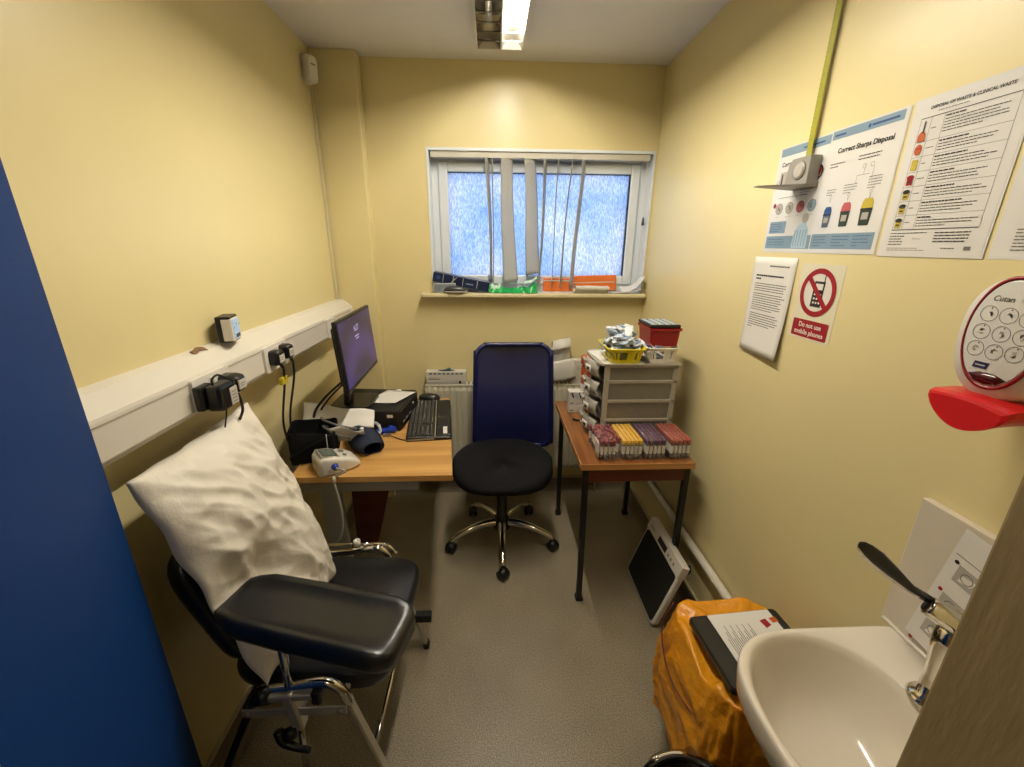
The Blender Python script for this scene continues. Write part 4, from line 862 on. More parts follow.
# yellow basket
t = thing('yellow_basket', 'yellow slotted plastic basket heaped with packets on the drawer tower', 'basket', (0.53, 1.75, zt_))
def bask(m, cx_, cy_, a0, b0, a1, b1, z0, h_, mt, slots=True, th=0.0025):
    n = 60
    def P(k, s_, off=0): 
        a = a0+(a1-a0)*s_-off; b = b0+(b1-b0)*s_-off; p = sup(n, a, b, 6)[k % n]; return (cx_+p[0], cy_+p[1], z0+h_*s_)
    m.rings([[P(k, 0) for k in range(n)], [P(k, 0.02, 0.002) for k in range(n)]], mt)
    lev = [0, 0.25, 0.8, 1.0]
    for i in range(3):
        for k in range(n):
            if slots and i == 1 and k % 2 == 0: continue
            v = [P(k, lev[i]), P(k+1, lev[i]), P(k+1, lev[i+1]), P(k, lev[i+1]), P(k, lev[i], th), P(k+1, lev[i], th), P(k+1, lev[i+1], th), P(k, lev[i+1], th)]
            m._add(v, [[0, 1, 2, 3], [7, 6, 5, 4], [0, 3, 7, 4], [1, 5, 6, 2], [3, 2, 6, 7]], mt)
bc = (0.550, 1.732); m = MB(); bask(m, bc[0], bc[1], 0.062, 0.080, 0.078, 0.100, zt_, 0.062, yelP); obj(m, 'basket_body', t)
m = MB(); m.tube([(bc[0]+p[0], bc[1]+p[1], zt_+0.062) for p in sup(40, 0.080, 0.102, 6)], 0.0035, yelP, 8, closed=True); obj(m, 'rim', t)
pr = random.Random(5)
def packet_mesh(seed):
    jr = random.Random(seed); m = MB(); L_, w_ = jr.uniform(0.05, 0.085), jr.uniform(0.018, 0.03); q1, q2 = jr.uniform(-.012, .012), jr.uniform(-3, 3)
    m.grid(lambda u, v: (L_*(u-.5), w_*(v-.5), q1*math.sin(3*u+q2)+0.004*noise.noise(Vector((u*4, v*4, seed)))), 7, 3, packM if seed % 3 else packB, thick=0.0012)
    m.tube([(-L_*0.35, 0, 0.002+q1*.3), (L_*0.2, 0, 0.002+q1*.5)], 0.0028, mat('pale blue needle cap', '8fb2d8', 0.3) if seed % 2 else whiteP, 8)
    me = bpy.data.meshes.new('needle_packet'); bmesh.ops.recalc_face_normals(m.bm, faces=m.bm.faces[:]); m.bm.to_mesh(me); m.bm.free()
    for q in m.mats: me.materials.append(q)
    return me
PM = [packet_mesh(k) for k in range(7)]
for k in range(105):
    o = bpy.data.objects.new('needle_packet', PM[k % 7]); COL.objects.link(o)
    r_ = math.sqrt(pr.random()); a = pr.random()*2*PI; lay = pr.random()
    x = bc[0]+0.066*r_*math.cos(a)*(1-0.1*lay); y = bc[1]+0.090*r_*math.sin(a)*(1-0.1*lay)
    o.location = (x, y, zt_+0.042+lay*0.098*(1-0.45*r_*r_)); o.rotation_euler = (pr.uniform(-.6, .6), pr.uniform(-.6, .6), pr.uniform(0, 6.28))
    tag(o, 'small white or blue wrapped packet heaped in the yellow basket', 'packet', 'wrapped packets heaped in the yellow basket')
# white basket + red box
t = thing('white_basket', 'white slotted basket under the red box on the drawer tower', 'basket', (0.695, 1.74, zt_))
m = MB(); bask(m, 0.708, 1.750, 0.060, 0.082, 0.068, 0.090, Z1+0.001, 0.062, whiteP); obj(m, 'basket_body', t)
m = MB(); m.tube([(0.708+p[0], 1.750+p[1], Z1+0.063) for p in sup(40, 0.070, 0.092, 6)], 0.003, whiteP, 8, closed=True); obj(m, 'rim', t)
for k in range(14):
    o = bpy.data.objects.new('needle_packet', PM[(k*3) % 7]); COL.objects.link(o)
    o.location = (0.672+pr.uniform(-0.012, 0.03), 1.70+pr.uniform(-.02, .06), Z1+0.030+pr.random()*0.038); o.rotation_euler = (pr.uniform(-.6, .6), pr.uniform(-.6, .6), pr.uniform(0, 6.28))
    tag(o, 'small wrapped packet tucked in the white basket below the red box', 'packet', 'wrapped packets in the white basket')
t = thing('red_box', 'glossy red plastic box standing on the white basket', 'box', (0.705, 1.755, Z1+0.066))
rz = Z1+0.066; m = MB(); a_, b_ = 0.064, 0.080; C_ = (0.716, 1.762); R = []
for s_, z in ((0.90, 0), (0.94, 0.03), (0.98, 0.063), (1.06, 0.066), (1.06, 0.076), (0.98, 0.076), (0.94, 0.055), (0.90, 0.012)):
    R.append([(C_[0]+x*s_, C_[1]+y*s_, rz+z) for x, y in rr(-a_, -b_, a_, b_, 0.01, 3)])
m.rings(R, redP, smooth=False); obj(m, 'box_body', t)
t = thing('black_grid_rack', 'black rack with a grid of white slots lying on the red box', 'rack', (0.704, 1.755, rz+0.0775))
rk = rz+0.0775; m = MB(); m.box((0.650, 1.682, rk), (0.776, 1.842, rk+0.014), blackP, 0.004); obj(m, 'rack_body', t)
m = MB()
for i in range(4):
    for j in range(5): m.box((0.657+i*0.029, 1.694+j*0.029, rk+0.013), (0.678+i*0.029, 1.711+j*0.029, rk+0.0155), mat('pale blue white insert', 'c9d6e2', 0.35), 0.0008)
obj(m, 'white_insert', t)
# orange jar
t = thing('orange_jar', 'orange plastic jar with a white lower label behind the drawer tower', 'jar', (0.468, 2.00, tt))
Tj = Matrix.Translation((0.486, 2.02, tt+0.001)); m = MB(Tj); m.lathe([(0.035, 0), (0.038, 0.004), (0.038, 0.235), (0.030, 0.25), (0.030, 0.255)], orjP, seg=28); obj(m, 'jar_body', t)
m = MB(Tj); m.lathe([(0.0386, 0.02), (0.0386, 0.15)], paper, seg=28, cap=False); obj(m, 'label', t)
m = MB(Tj); m.lathe([(0.042, 0.25), (0.043, 0.255), (0.043, 0.285), (0.040, 0.29), (0.001, 0.29)], orjP, seg=28); obj(m, 'lid', t)
# small cartons on the table's far left corner
for k, (z0, h_, lab) in enumerate(((0, 0.036, 'lower small printed carton at the far left corner of the side table'), (0.037, 0.072, 'upper small printed carton with dark pictures on the side table corner'))):
    t_ = BW(0.386, tt+0.001+z0, 1.985+0.004*k); m = MB(t_); m.box((0, 0, -0.055), (0.078, h_, 0), cardM, 0.001)
    m.rect(0.006, 0.010, 0.02, 0.006, inkG, 0.0005); m.rect(0.035, 0.008, 0.026, 0.004, inkL, 0.0005); m.rect(0.0, 0.0, 0.068, 0.004, inkL, 0.0005)
    if k:
        m.poly([(0.010, 0.066), (0.022, 0.040), (0.028, 0.045), (0.018, 0.068)], ink, 0.0006); m.poly([(0.048, 0.068), (0.060, 0.036), (0.064, 0.040), (0.060, 0.068)], greenI, 0.0006); m.poly([(0.030, 0.066), (0.045, 0.064), (0.046, 0.044), (0.036, 0.038)], packB, 0.0006)
    solo(m, 'small_carton', lab, 'carton', (0.43, 1.98, tt+z0))
t = thing('marker_pen', 'thin white pen with dark cap lying on the side table', 'pen', (0.43, 1.87, tt))
m = MB(); m.tube([(0.423, 1.868, tt+0.0055), (0.455, 1.845, tt+0.0055)], 0.0045, whiteP, 10); obj(m, 'barrel', t)
m = MB(); m.tube([(0.392, 1.890, tt+0.0055), (0.423, 1.868, tt+0.0055)], 0.0048, blackP, 10); obj(m, 'cap', t)

# ------------------------------------------------------------------ BLOOD DRAW ARMCHAIR
t = thing('phlebotomy_chair', 'black vinyl blood draw chair with chrome tube frame and padded arm', 'chair', (-0.49, 1.06, 0))
m = MB(); TS_ = Matrix.Translation((-0.485, 1.06, 0.40)) @ Matrix.Rotation(-0.06, 4, 'Z')
pad(m, TS_, 0.222, 0.222, 0.072, vinyl, e=6, soft=0.14, crown=0.008); obj(m, 'seat', t)
m = MB(); up2 = Vector((-0.36, 0, 0.93)).normalized(); nr = Vector((0.93, 0, 0.36)).normalized()
TB = frame((0, 1, 0), up2, Vector((0, 1, 0)).cross(up2), (-0.725, 1.030, 0.655))
pad(m, TB, 0.205, 0.185, 0.045, vinyl, e=5, soft=0.12, crown=0.01); obj(m, 'backrest', t)
for y in (0.90, 1.20): m = MB(); m.tube([(-0.56, y, 0.385), (-0.64, y, 0.40), (-0.68, y, 0.52), (-0.735, y, 0.70)], 0.011, chrome, 10, 6); obj(m, 'back_frame', t)
for y, sgn in ((0.80, -1), (1.30, 1)):
    m = MB(); m.tube([(-0.60, y, 0.462), (-0.52, y, 0.470), (-0.455, y, 0.482), (-0.42, y, 0.480), (-0.392, y, 0.455), (-0.375, y, 0.41)], 0.013, chrome, 12, 8); obj(m, 'arm_rail', t)
    m = MB(); m.bar((-0.385, y, 0.452), (-0.272, y, 0.014), 0.013, 0.022, steelL, 0.003, up=(0, 1, 0)); lg = obj(m, 'front_leg', t)
    m = MB(); m.bar((-0.274, y, 0.022), (-0.270, y, 0.0), 0.022, 0.032, blackM, 0.003, up=(0, 1, 0)); obj(m, 'foot_cap', lg)
    m = MB(); m.bar((-0.60, y, 0.462), (-0.805, y, 0.016), 0.018, 0.028, steelB, 0.003, up=(0, 1, 0)); lg = obj(m, 'rear_leg', t); lg['label'] = 'black rear leg'
    m = MB(); m.bar((-0.803, y, 0.022), (-0.808, y, 0.0), 0.022, 0.032, blackM, 0.003, up=(0, 1, 0)); obj(m, 'foot_cap', lg)
    m = MB(); m.box((-0.640, y-0.018*1, 0.392), (-0.378, y-0.012, 0.418), steelL, 0.002)
    for x in (-0.625, -0.395): m.tube([(x, y-0.022, 0.405), (x, y-0.017, 0.405)], 0.008, steelG, 12)
    obj(m, 'cross_bar', t)
m = MB()
m.tube([(-0.50, 0.80, 0.40), (-0.50, 1.30, 0.40)], 0.010, steelG, 10); m.tube([(-0.39, 0.80, 0.43), (-0.39, 1.30, 0.38)], 0.009, chrome, 10); m.tube([(-0.64, 0.80, 0.40), (-0.64, 1.30, 0.40)], 0.009, steelB, 10)
m.tube([(-0.33, 1.30, 0.22), (-0.33, 0.80, 0.22)], 0.008, chrome, 10); obj(m, 'under_frame', t)
m = MB(); m.box((-0.36, 1.287, 0.135), (-0.245, 1.315, 0.170), blackM, 0.003); obj(m, 'leg_clamp', t)
m = MB(); m.tube([(-0.60, 1.315, 0.49), (-0.40, 1.315, 0.487)], 0.0065, chrome, 10); m.tube([(-0.41, 1.312, 0.487), (-0.385, 1.312, 0.475), (-0.37, 1.312, 0.452)], 0.011, chrome, 10, 5); m.ball((-0.365, 1.31, 0.45), 0.010, chrome); obj(m, 'arm_socket', t)
m = MB(); m.lathe([(0.012, 0), (0.012, 0.020), (0.006, 0.020), (0.006, 0.01)], whiteP, Matrix.Translation((-0.50, 1.31, 0.490)), 16); o = obj(m, 'socket_cap', t); o['label'] = 'white ring cap'
# arm support
m = MB(); m.tube([(-0.510, 0.79, 0.676), (-0.520, 0.80, 0.455)], 0.0105, chrome, 14); m.tube([(-0.510, 0.80, 0.36), (-0.525, 0.80, 0.10)], 0.008, chrome, 12); obj(m, 'arm_post', t)
m = MB(); m.bar((-0.520, 0.792, 0.47), (-0.505, 0.792, 0.345), 0.034, 0.030, steelL, 0.006); m.bar((-0.565, 0.785, 0.458), (-0.45, 0.785, 0.461), 0.018, 0.018, steelL, 0.004)
m.box((-0.46, 0.775, 0.435), (-0.435, 0.815, 0.475), blackP, 0.006); m.tube([(-0.60, 0.79, 0.455), (-0.565, 0.79, 0.46)], 0.022, blackP, 14); obj(m, 'arm_clamp', t)
m = MB(); m.tube([(-0.512, 0.78, 0.345), (-0.535, 0.765, 0.345)], 0.017, blackP, 14); m.tube([(-0.548, 0.765, 0.365), (-0.538, 0.76, 0.335), (-0.505, 0.755, 0.320), (-0.468, 0.75, 0.314)], [0.012, 0.011, 0.009, 0.007], blackP, 12, 5); o = obj(m, 'clamp_lever', t)
# arm pad
m = MB(); ya = math.radians(-15.5); ud = Vector((math.cos(ya), math.sin(ya), 0)); vd = Vector((-ud.y, ud.x, 0)); TA = frame(ud, vd, (0, 0, 1), (-0.424, 0.788, 0.674)) @ Matrix.Diagonal((0.985, 0.92, 1, 1))
def armsec(x, w_, drop, n=9):
    fl = 1.0 if abs(x) < 0.17 else max(0.0, 1-(abs(x)-0.17)/0.05); top = [(x, q*w_, 0.060+(e_-0.060)*fl-drop) for q, e_ in ((-0.84, 0.066), (-0.70, 0.060), (-0.55, 0.048), (-0.3, 0.044), (0, 0.043), (0.3, 0.044), (0.55, 0.048), (0.70, 0.060), (0.84, 0.066))]
    return [(x, -w_, 0.022), (x, -w_, 0.044-drop), (x, -w_*0.95, 0.060-drop)]+top+[(x, w_*0.95, 0.060-drop), (x, w_, 0.044-drop), (x, w_, 0.022), (x, w_*0.90, 0.004), (x, w_*0.6, 0.0), (x, 0, 0.0), (x, -w_*0.6, 0.0), (x, -w_*0.90, 0.004)]
R = []
for x, w_, dr_ in ((-0.236, 0.040, 0.022), (-0.232, 0.052, 0.014), (-0.222, 0.062, 0.007), (-0.200, 0.074, 0.003), (-0.16, 0.086, 0.0), (-0.05, 0.090, 0), (0.10, 0.090, 0), (0.185, 0.090, 0.0), (0.212, 0.084, 0.003), (0.228, 0.072, 0.008), (0.236, 0.060, 0.016)):
    R.append(armsec(x, w_, dr_))
m.rings(R, vinyl, TA); o = obj(m, 'arm_pad', t)
m = MB(TA); m.box((-0.15, -0.045, -0.010), (0.10, 0.045, 0.001), blackM, 0.003); obj(m, 'pad_plate', t)

# pillow
m = MB()
TLc, TRc, BRc, BLc = Vector((-0.748, 0.785, 1.075)), Vector((-0.765, 1.262, 1.072)), Vector((-0.530, 1.165, 0.500)), Vector((-0.578, 0.795, 0.478))
nb = (TRc-TLc).cross(BLc-TLc).normalized(); nb = nb if nb.x > 0 else -nb
def pil(u, v, side):
    P = TLc*(1-u)*(1-v)+TRc*u*(1-v)+BRc*u*v+BLc*(1-u)*v
    du, dv2 = 2*u-1, 2*v-1; env = (max(0, 1-abs(du)**2.6)*max(0, 1-abs(dv2)**2.8))**0.55
    # edges pull inwards between the corners
    C = (TLc+TRc+BLc+BRc)/4; pull = 0.025*((1-du*du)*abs(dv2)**4+(1-dv2*dv2)*abs(du)**4); P = P+(C-P)*pull
    q = Vector((u*2.4, v*2.4, 3.1+side))
    th = (0.088 if side > 0 else 0.030)*env
    pinch = 1-0.92*math.exp(-((P.z-0.70)/0.10)**2)*max(0, min(1, (1.02-P.y)/0.09)); th *= pinch if side > 0 else 1
    d_ = u*0.8+v*0.6; e2 = u*0.6-v*0.8
    wr = 0.016*noise.noise(q*1.1)+0.017*(0.5-abs(noise.noise(Vector((d_*1.6, e2*6.0, 7))))*2.2)+0.009*(0.5-abs(noise.noise(Vector((d_*4+1, e2*13, 2))))*2.4)+0.005*(0.5-abs(noise.noise(Vector((d_*9+1, e2*9, 5))))*2.4)
    wr *= 0.3+0.7*pinch
    edge = min(1, 6*min(u, 1-u, v, 1-v)); star = 0.006*math.sin(26*u+4*math.sin(5*v))*(abs(dv2)**5)+0.006*math.sin(24*v+3)*(abs(du)**5)
    return tuple(P+nb*side*(th+(wr*edge if side > 0 else 0))+nb*star)
m.grid(lambda u, v: pil(u, v, 1), 90, 110, pillowM); m.grid(lambda u, v: pil(u, v, -1), 90, 110, pillowM)
bmesh.ops.remove_doubles(m.bm, verts=m.bm.verts[:], dist=0.0008)
solo(m, 'pillow', 'large creased white pillow propped on the black chair against the wall', 'pillow', (-0.55, 1.0, 0.48))

# ------------------------------------------------------------------ RIGHT WALL: pipe, scale, bins
t = thing('heating_pipe', 'white heating pipe running low along the right wall', 'pipe', (0.855, 1.5, 0.31))
m = MB(); m.tube([(0.856, 2.40, 0.20), (0.856, 2.40, 0.29), (0.856, 2.36, 0.312), (0.856, 2.2, 0.312), (0.856, 0.75, 0.318), (0.856, 0.30, 0.318)], 0.0165, mat('white gloss pipe paint', 'ded6c4', 0.3), 14); obj(m, 'pipe_run', t)
for y in (2.0, 0.98):
    m = MB(); m.box((0.852, y-0.012, 0.290), (0.879, y+0.012, 0.342), whiteP, 0.004); obj(m, 'pipe_bracket', t)
m = MB(); m.tube([(0.868, 1.16, 0.085), (0.868, 1.16, 0.125)], 0.006, mat('cream stub', 'cabf9a', 0.5), 10); m.bar((0.868, 1.135, 0.125), (0.868, 1.185, 0.125), 0.012, 0.012, MC['cream stub'], 0.002)
solo(m, 'floor_pipe_valve', 'tiny cream pipe stub on the skirting behind the orange bag', 'pipe fitting', (0.868, 1.16, 0.085))
# weighing scale
t = thing('weighing_scale', 'white framed floor scale with black platform leaning against the right wall', 'scale', (0.72, 1.51, 0))
us = Vector((0, -1, 0)); vs_ = Vector((0.315, 0, 0.95)).normalized(); T = frame(us, vs_, us.cross(vs_), (0.665, 1.690, 0.010))
m = MB(T); SW, SH = 0.345, 0.315
R = [[(x, y, z) for x, y in rr(a, a, SW-a, SH-a, 0.022)] for a, z in ((0.012, -0.030), (0.002, -0.024), (0, -0.006), (0.003, 0.0))]; m.rings(R, whiteP, smooth=False)
m.box((0.0, SH-0.055, -0.030), (SW, SH+0.004, 0.006), whiteP, 0.005); obj(m, 'scale_body', t)
m = MB(T); m.prism(rr(0.014, 0.012, SW-0.014, SH-0.058, 0.016), 0.0, 0.004, blackM); m.box((0.05, SH-0.062, 0.0), (0.27, SH-0.052, 0.0045), blackM); obj(m, 'platform', t)
m = MB(T); m.rect(0.125, SH-0.042, 0.085, 0.028, ink, 0.0066); 
for q in (0.235, 0.262, 0.289): m.disc((q, SH-0.030), 0.007, greyP, 0.0066); m.disc((q, SH-0.030), 0.003, inkG, 0.0070)
m.rect(0.03, SH-0.032, 0.05, 0.008, inkL, 0.0066); obj(m, 'control_panel', t)
for q, r_ in ((0.04, 0.035), (SW-0.04, 0.035), (0.04, SH-0.03), (SW-0.03, SH-0.02)):
    m = MB(T); m.lathe([(0.018, -0.030), (0.020, -0.036), (0.019, -0.046), (0.014, -0.048)], blackM, Matrix.Translation((q, r_, 0)), 16); obj(m, 'foot', t)

# waste bin with orange bag
t = thing('waste_bin', 'white bin lined with an orange waste bag under the washbasin', 'bin', (0.68, 0.87, 0))
m = MB(); bx0, by0, bx1, by1 = 0.550, 0.675, 0.825, 0.985; R = []
for s_, z in ((0.82, 0.0), (0.84, 0.01), (0.94, 0.46), (0.96, 0.465), (0.96, 0.478), (0.91, 0.478), (0.82, 0.02)):
    cxx, cyy = (bx0+bx1)/2, (by0+by1)/2; R.append([(cxx+(x-cxx)*s_, cyy+(y-cyy)*s_, z) for x, y in rr(bx0, by0, bx1, by1, 0.05)])
m.rings(R, mat('pale grey bin plastic', 'bdb5a2', 0.4), smooth=False); obj(m, 'bin_body', t)
m = MB()
SUP144 = sup(144, 1, 1, 4)
def bag(u, v):
    a = 2*PI*u; n = SUP144; p = Vector(n[int(round(u*144)) % 144][:2]); cxx, cyy = (bx0+bx1)/2, (by0+by1)/2
    if v < 0.16:   # inside, folding over the rim
        k = v/0.16; rad = 0.02+1.02*k; z = 0.490+0.015*k+0.012*noise.noise(Vector((rad*4*math.cos(a), rad*4*math.sin(a), 6)))
    else:
        k = (v-0.16)/0.84; rad = 1.04+0.10*math.sin(PI*min(1, k*1.15))**0.8+0.10*k; z = 0.505-0.28*k
    near = max(0, -math.cos(a)); rad += 0.13*near*k*(v >= 0.16); zz = z
    if v >= 0.16: zz -= 0.05*k*near
    ca, sa = math.cos(a), math.sin(a); f1 = min(1, 0.25+k) if v >= 0.16 else 0.15
    w1 = (noise.noise(Vector((ca*4, sa*4, zz*6)))*0.022+(0.25-abs(noise.noise(Vector((ca*7+zz*9, sa*7, zz*5+3)))))*0.030+(0.2-abs(noise.noise(Vector((ca*15-zz*12, sa*15, zz*12+3)))))*0.014)*f1
    return (min(0.872, cxx+p.x*(0.146*rad+w1)), cyy+p.y*(0.166*rad+w1), zz+0.022*noise.noise(Vector((ca*2.5, sa*2.5, 9))))
m.grid(bag, 144, 90, orangeB); bmesh.ops.remove_doubles(m.bm, verts=m.bm.verts[:], dist=0.0006); obj(m, 'bin_bag', t)
m = MB()
m.tube([(0.545, 0.985, 0.515), (0.508, 0.96, 0.46), (0.497, 0.90, 0.40), (0.502, 0.82, 0.375), (0.525, 0.74, 0.38), (0.56, 0.68, 0.40)], 0.0022, mat('dark red brown cord', '5a1c0c', 0.5), 6, 8); obj(m, 'bag_tie', t)
# folder on bin
t = thing('black_folder', 'black ring folder with a printed white sheet lying on the orange bin bag', 'folder', (0.66, 0.79, 0.55))
fa = Vector((0.985, 0.05, 0.03)).normalized(); fb = Vector((-0.12, -0.98, 0.02)); fb = (fb-fa*fb.dot(fa)).normalized(); T = frame(fb, fa, fb.cross(fa), (0.548, 0.905, 0.572))
T = frame(fa, -fb, fa.cross(-fb), Vector((0.550, 0.905, 0.545))+fb*0.215); FL, FW = 0.258, 0.215
# local frame: u = +X, v = away from camera
m = MB(T); m.rings([[(x, y, z) for x, y in rr(a, a, FL-a, FW-a, 0.012)] for a, z in ((0.003, -0.022), (0, -0.018), (0, -0.004), (0.003, 0))], blackP, smooth=False); obj(m, 'cover', t)
m = MB(T); m.box((0.052, 0.004, 0.0), (0.232, FW-0.006, 0.0025), lamin)
for i in range(15): 
    m.rect(0.066+i*0.0036*1.6, 0.02, 0.0018, 0.11+0.04*((i*7) % 3)/2, inkG, 0.0031)
m.poly([(0.185, 0.175), (0.205, 0.180), (0.208, 0.158), (0.190, 0.150)], redI, 0.0032); m.poly([(0.215, 0.180), (0.235, 0.184), (0.236, 0.166), (0.218, 0.164)], orangeI, 0.0032); m.disc((0.198, 0.125), 0.012, redI, 0.0032)
obj(m, 'printed_sheet', t)
# round bin at the bottom of the frame
t = thing('round_pedal_bin', 'round bin with glossy black rim and modelled-on highlight at the bottom edge of the view', 'bin', (0.475, 0.545, 0))
Tb = Matrix.Translation((0.440, 0.540, 0.0)) @ Matrix.Diagonal((1.12, 1.12, 1.03, 1)); m = MB(Tb); m.lathe([(0.10, 0), (0.118, 0.004), (0.124, 0.30), (0.124, 0.315)], mat('brushed steel', 'aaa69c', 0.3, 1.0), seg=40); obj(m, 'bin_body', t)
m = MB(Tb); m.lathe([(0.127, 0.300), (0.133, 0.305), (0.135, 0.325), (0.130, 0.345), (0.118, 0.352), (0.112, 0.345), (0.112, 0.33), (0.05, 0.325), (0.001, 0.322)], mat('glossy black lid', '0c0c0e', 0.12), seg=48); obj(m, 'lid', t)
m = MB(Tb); R = []
for k in range(7):
    a = math.radians(78+k*6); R.append([((0.1235+rr_)*math.cos(a), (0.1235+rr_)*math.sin(a), z) for rr_, z in ((0.0, 0.354), (0.010, 0.349), (0.014, 0.33), (0.0125, 0.318), (0.0, 0.318), (-0.008, 0.345))])
m.rings(R, chrome); obj(m, 'rim_highlight', t)  # chrome strip built onto the rim in place of a reflected highlight

# ------------------------------------------------------------------ WASHBASIN
t = thing('washbasin', 'white ceramic washbasin with oval bowl on the right wall', 'washbasin', (0.66, 0.48, 0.55))
SZ = 0.765; n_ = 72
def outer(sc, z, dx=0.0):
    o_ = []
    for k in range(n_):
        a = 2*PI*k/n_; c, s_ = math.cos(a), math.sin(a)
        if c >= 0: x = 0.22*abs(c)**(2/14.0); y = 0.190*math.copysign(abs(s_)**(2/14.0), s_)
        else: x = -0.200*abs(c)**(2/2.7); y = 0.190*math.copysign(abs(s_)**(2/2.9), s_)
        o_.append((0.6595+x*(sc if c < 0 else 1)+dx, 0.479+y*sc, z))
    return o_
def bowl(ax_, ay_, z, cx_=0.620, e=2.25):
    o_ = []
    for k in range(n_):
        a = 2*PI*k/n_; c, s_ = math.cos(a), math.sin(a); o_.append((cx_+ax_*math.copysign(abs(c)**(2/e), c), 0.487+ay_*math.copysign(abs(s_)**(2/e), s_), z))
    return o_
m = MB(); R = [outer(0.60, 0.58), outer(0.72, 0.62), outer(0.90, 0.68), outer(0.975, 0.71), outer(0.992, 0.74), outer(0.995, 0.757), outer(0.985, SZ-0.001), outer(0.965, SZ),
    bowl(0.150, 0.168, SZ-0.0005), bowl(0.145, 0.163, SZ-0.004), bowl(0.138, 0.156, SZ-0.018), bowl(0.126, 0.142, SZ-0.06), bowl(0.105, 0.118, SZ-0.10), bowl(0.07, 0.08, SZ-0.125), [(x+0.03, y-0.03, z) for x, y, z in bowl(0.022, 0.022, SZ-0.132)]]
m.rings(R, ceramic); obj(m, 'basin', t)
m = MB(Matrix.Translation((0.650, 0.457, SZ-0.1325))); m.lathe([(0.021, 0.0), (0.021, 0.003), (0.016, 0.0035), (0.014, 0.001), (0.001, 0.001)], chrome, seg=24); obj(m, 'drain', t)
m = MB(); m.tube([(0.612, 0.487, 0.60), (0.612, 0.487, 0.50), (0.62, 0.487, 0.46), (0.66, 0.487, 0.45), (0.70, 0.487, 0.47), (0.80, 0.487, 0.48), (0.878, 0.487, 0.48)], 0.018, whiteP, 14, 6); obj(m, 'waste_trap', t)
m = MB(); m.box((0.862, 0.29, SZ+0.001), (0.879, 0.694, 1.066), mat('white splashback acrylic', 'ddd0bb', 0.22), 0.002)
o = solo(m, 'splashback', 'white splashback panel on the wall above the washbasin', 'splashback', (0.87, 0.49, SZ+0.001))
m = MB(); m.tube([(0.858, 0.30, SZ+0.003), (0.858, 0.685, SZ+0.003)], 0.004, mat('white sealant', 'e6dccb', 0.4), 8)
solo(m, 'sealant_bead', 'white sealant bead where splashback meets washbasin', 'sealant', (0.86, 0.5, SZ))
# tap
t = thing('mixer_tap', 'chrome mixer tap with long elbow lever on the washbasin', 'tap', (0.775, 0.515, SZ))
tb = Vector((0.782, 0.512, SZ)); Tt = Matrix.Translation(tb)
m = MB(Tt); m.lathe([(0.030, 0.0005), (0.030, 0.004), (0.026, 0.010), (0.018, 0.014), (0.017, 0.06), (0.021, 0.10), (0.025, 0.13), (0.024, 0.158), (0.015, 0.168), (0.001, 0.170)], chrome, seg=28); obj(m, 'tap_body', t)
m = MB(); m.tube([tb+Vector((0, 0, 0.075)), tb+Vector((-0.006, -0.03, 0.12)), tb+Vector((-0.035, -0.075, 0.135)), tb+Vector((-0.075, -0.115, 0.115)), tb+Vector((-0.095, -0.135, 0.085))], [0.016, 0.016, 0.014, 0.013, 0.012], chrome, 16, 6); obj(m, 'spout', t)
m = MB(); h0 = Vector((0.812, 0.474, 0.918)); h1 = Vector((0.749, 0.540, 0.956)); dd = (h1-h0).normalized()
m.tube([h0, h1-dd*0.006, h1-dd*0.002, h1], [0.0185, 0.0185, 0.0175, 0.014], chrome, 24); m.tube([h1, h1+dd*0.0012], 0.0125, blackM, 20); obj(m, 'tap_head', t)
m = MB(); lv = [(0.838, 0.50, 0.915), (0.80, 0.53, 0.945), (0.76, 0.54, 0.960), (0.715, 0.545, 0.985), (0.675, 0.55, 1.018), (0.645, 0.553, 1.043), (0.624, 0.554, 1.060), (0.613, 0.555, 1.069), (0.608, 0.555, 1.073)]
def lever_ring(p, w_, h_, d): 
    d = d.normalized(); sd = d.cross(Vector((0.66, 0.55, -0.52))).normalized(); sd = (sd-d*sd.dot(d)).normalized(); up3 = d.cross(sd)
    if up3.z < 0: up3 = -up3
    return [tuple(Vector(p)+sd*w_*math.cos(2*PI*k/16)+up3*h_*math.sin(2*PI*k/16)) for k in range(16)]
ws = [0.009, 0.008, 0.0065, 0.008, 0.013, 0.0155, 0.013, 0.009, 0.004]; hs = [0.008, 0.006, 0.005, 0.004, 0.004, 0.004, 0.004, 0.003, 0.002]
P = [Vector(p) for p in lv]; m.rings([lever_ring(P[i], ws[i], hs[i], P[min(i+1, 8)]-P[max(i-1, 0)]) for i in range(9)], chrome); lvo = obj(m, 'lever', t)
m = MB(); off3 = Vector((-0.002, -0.0018, 0.0018)); 
m.rings([lever_ring(P[i]+off3+Vector((0, 0, 0.002)), ws[i]*0.80, hs[i]*0.9, P[min(i+1, 8)]-P[max(i-1, 0)]) for i in range(2, 9)], blackP); o = obj(m, 'lever_insert', lvo); o['label'] = 'black inlay of the lever paddle'

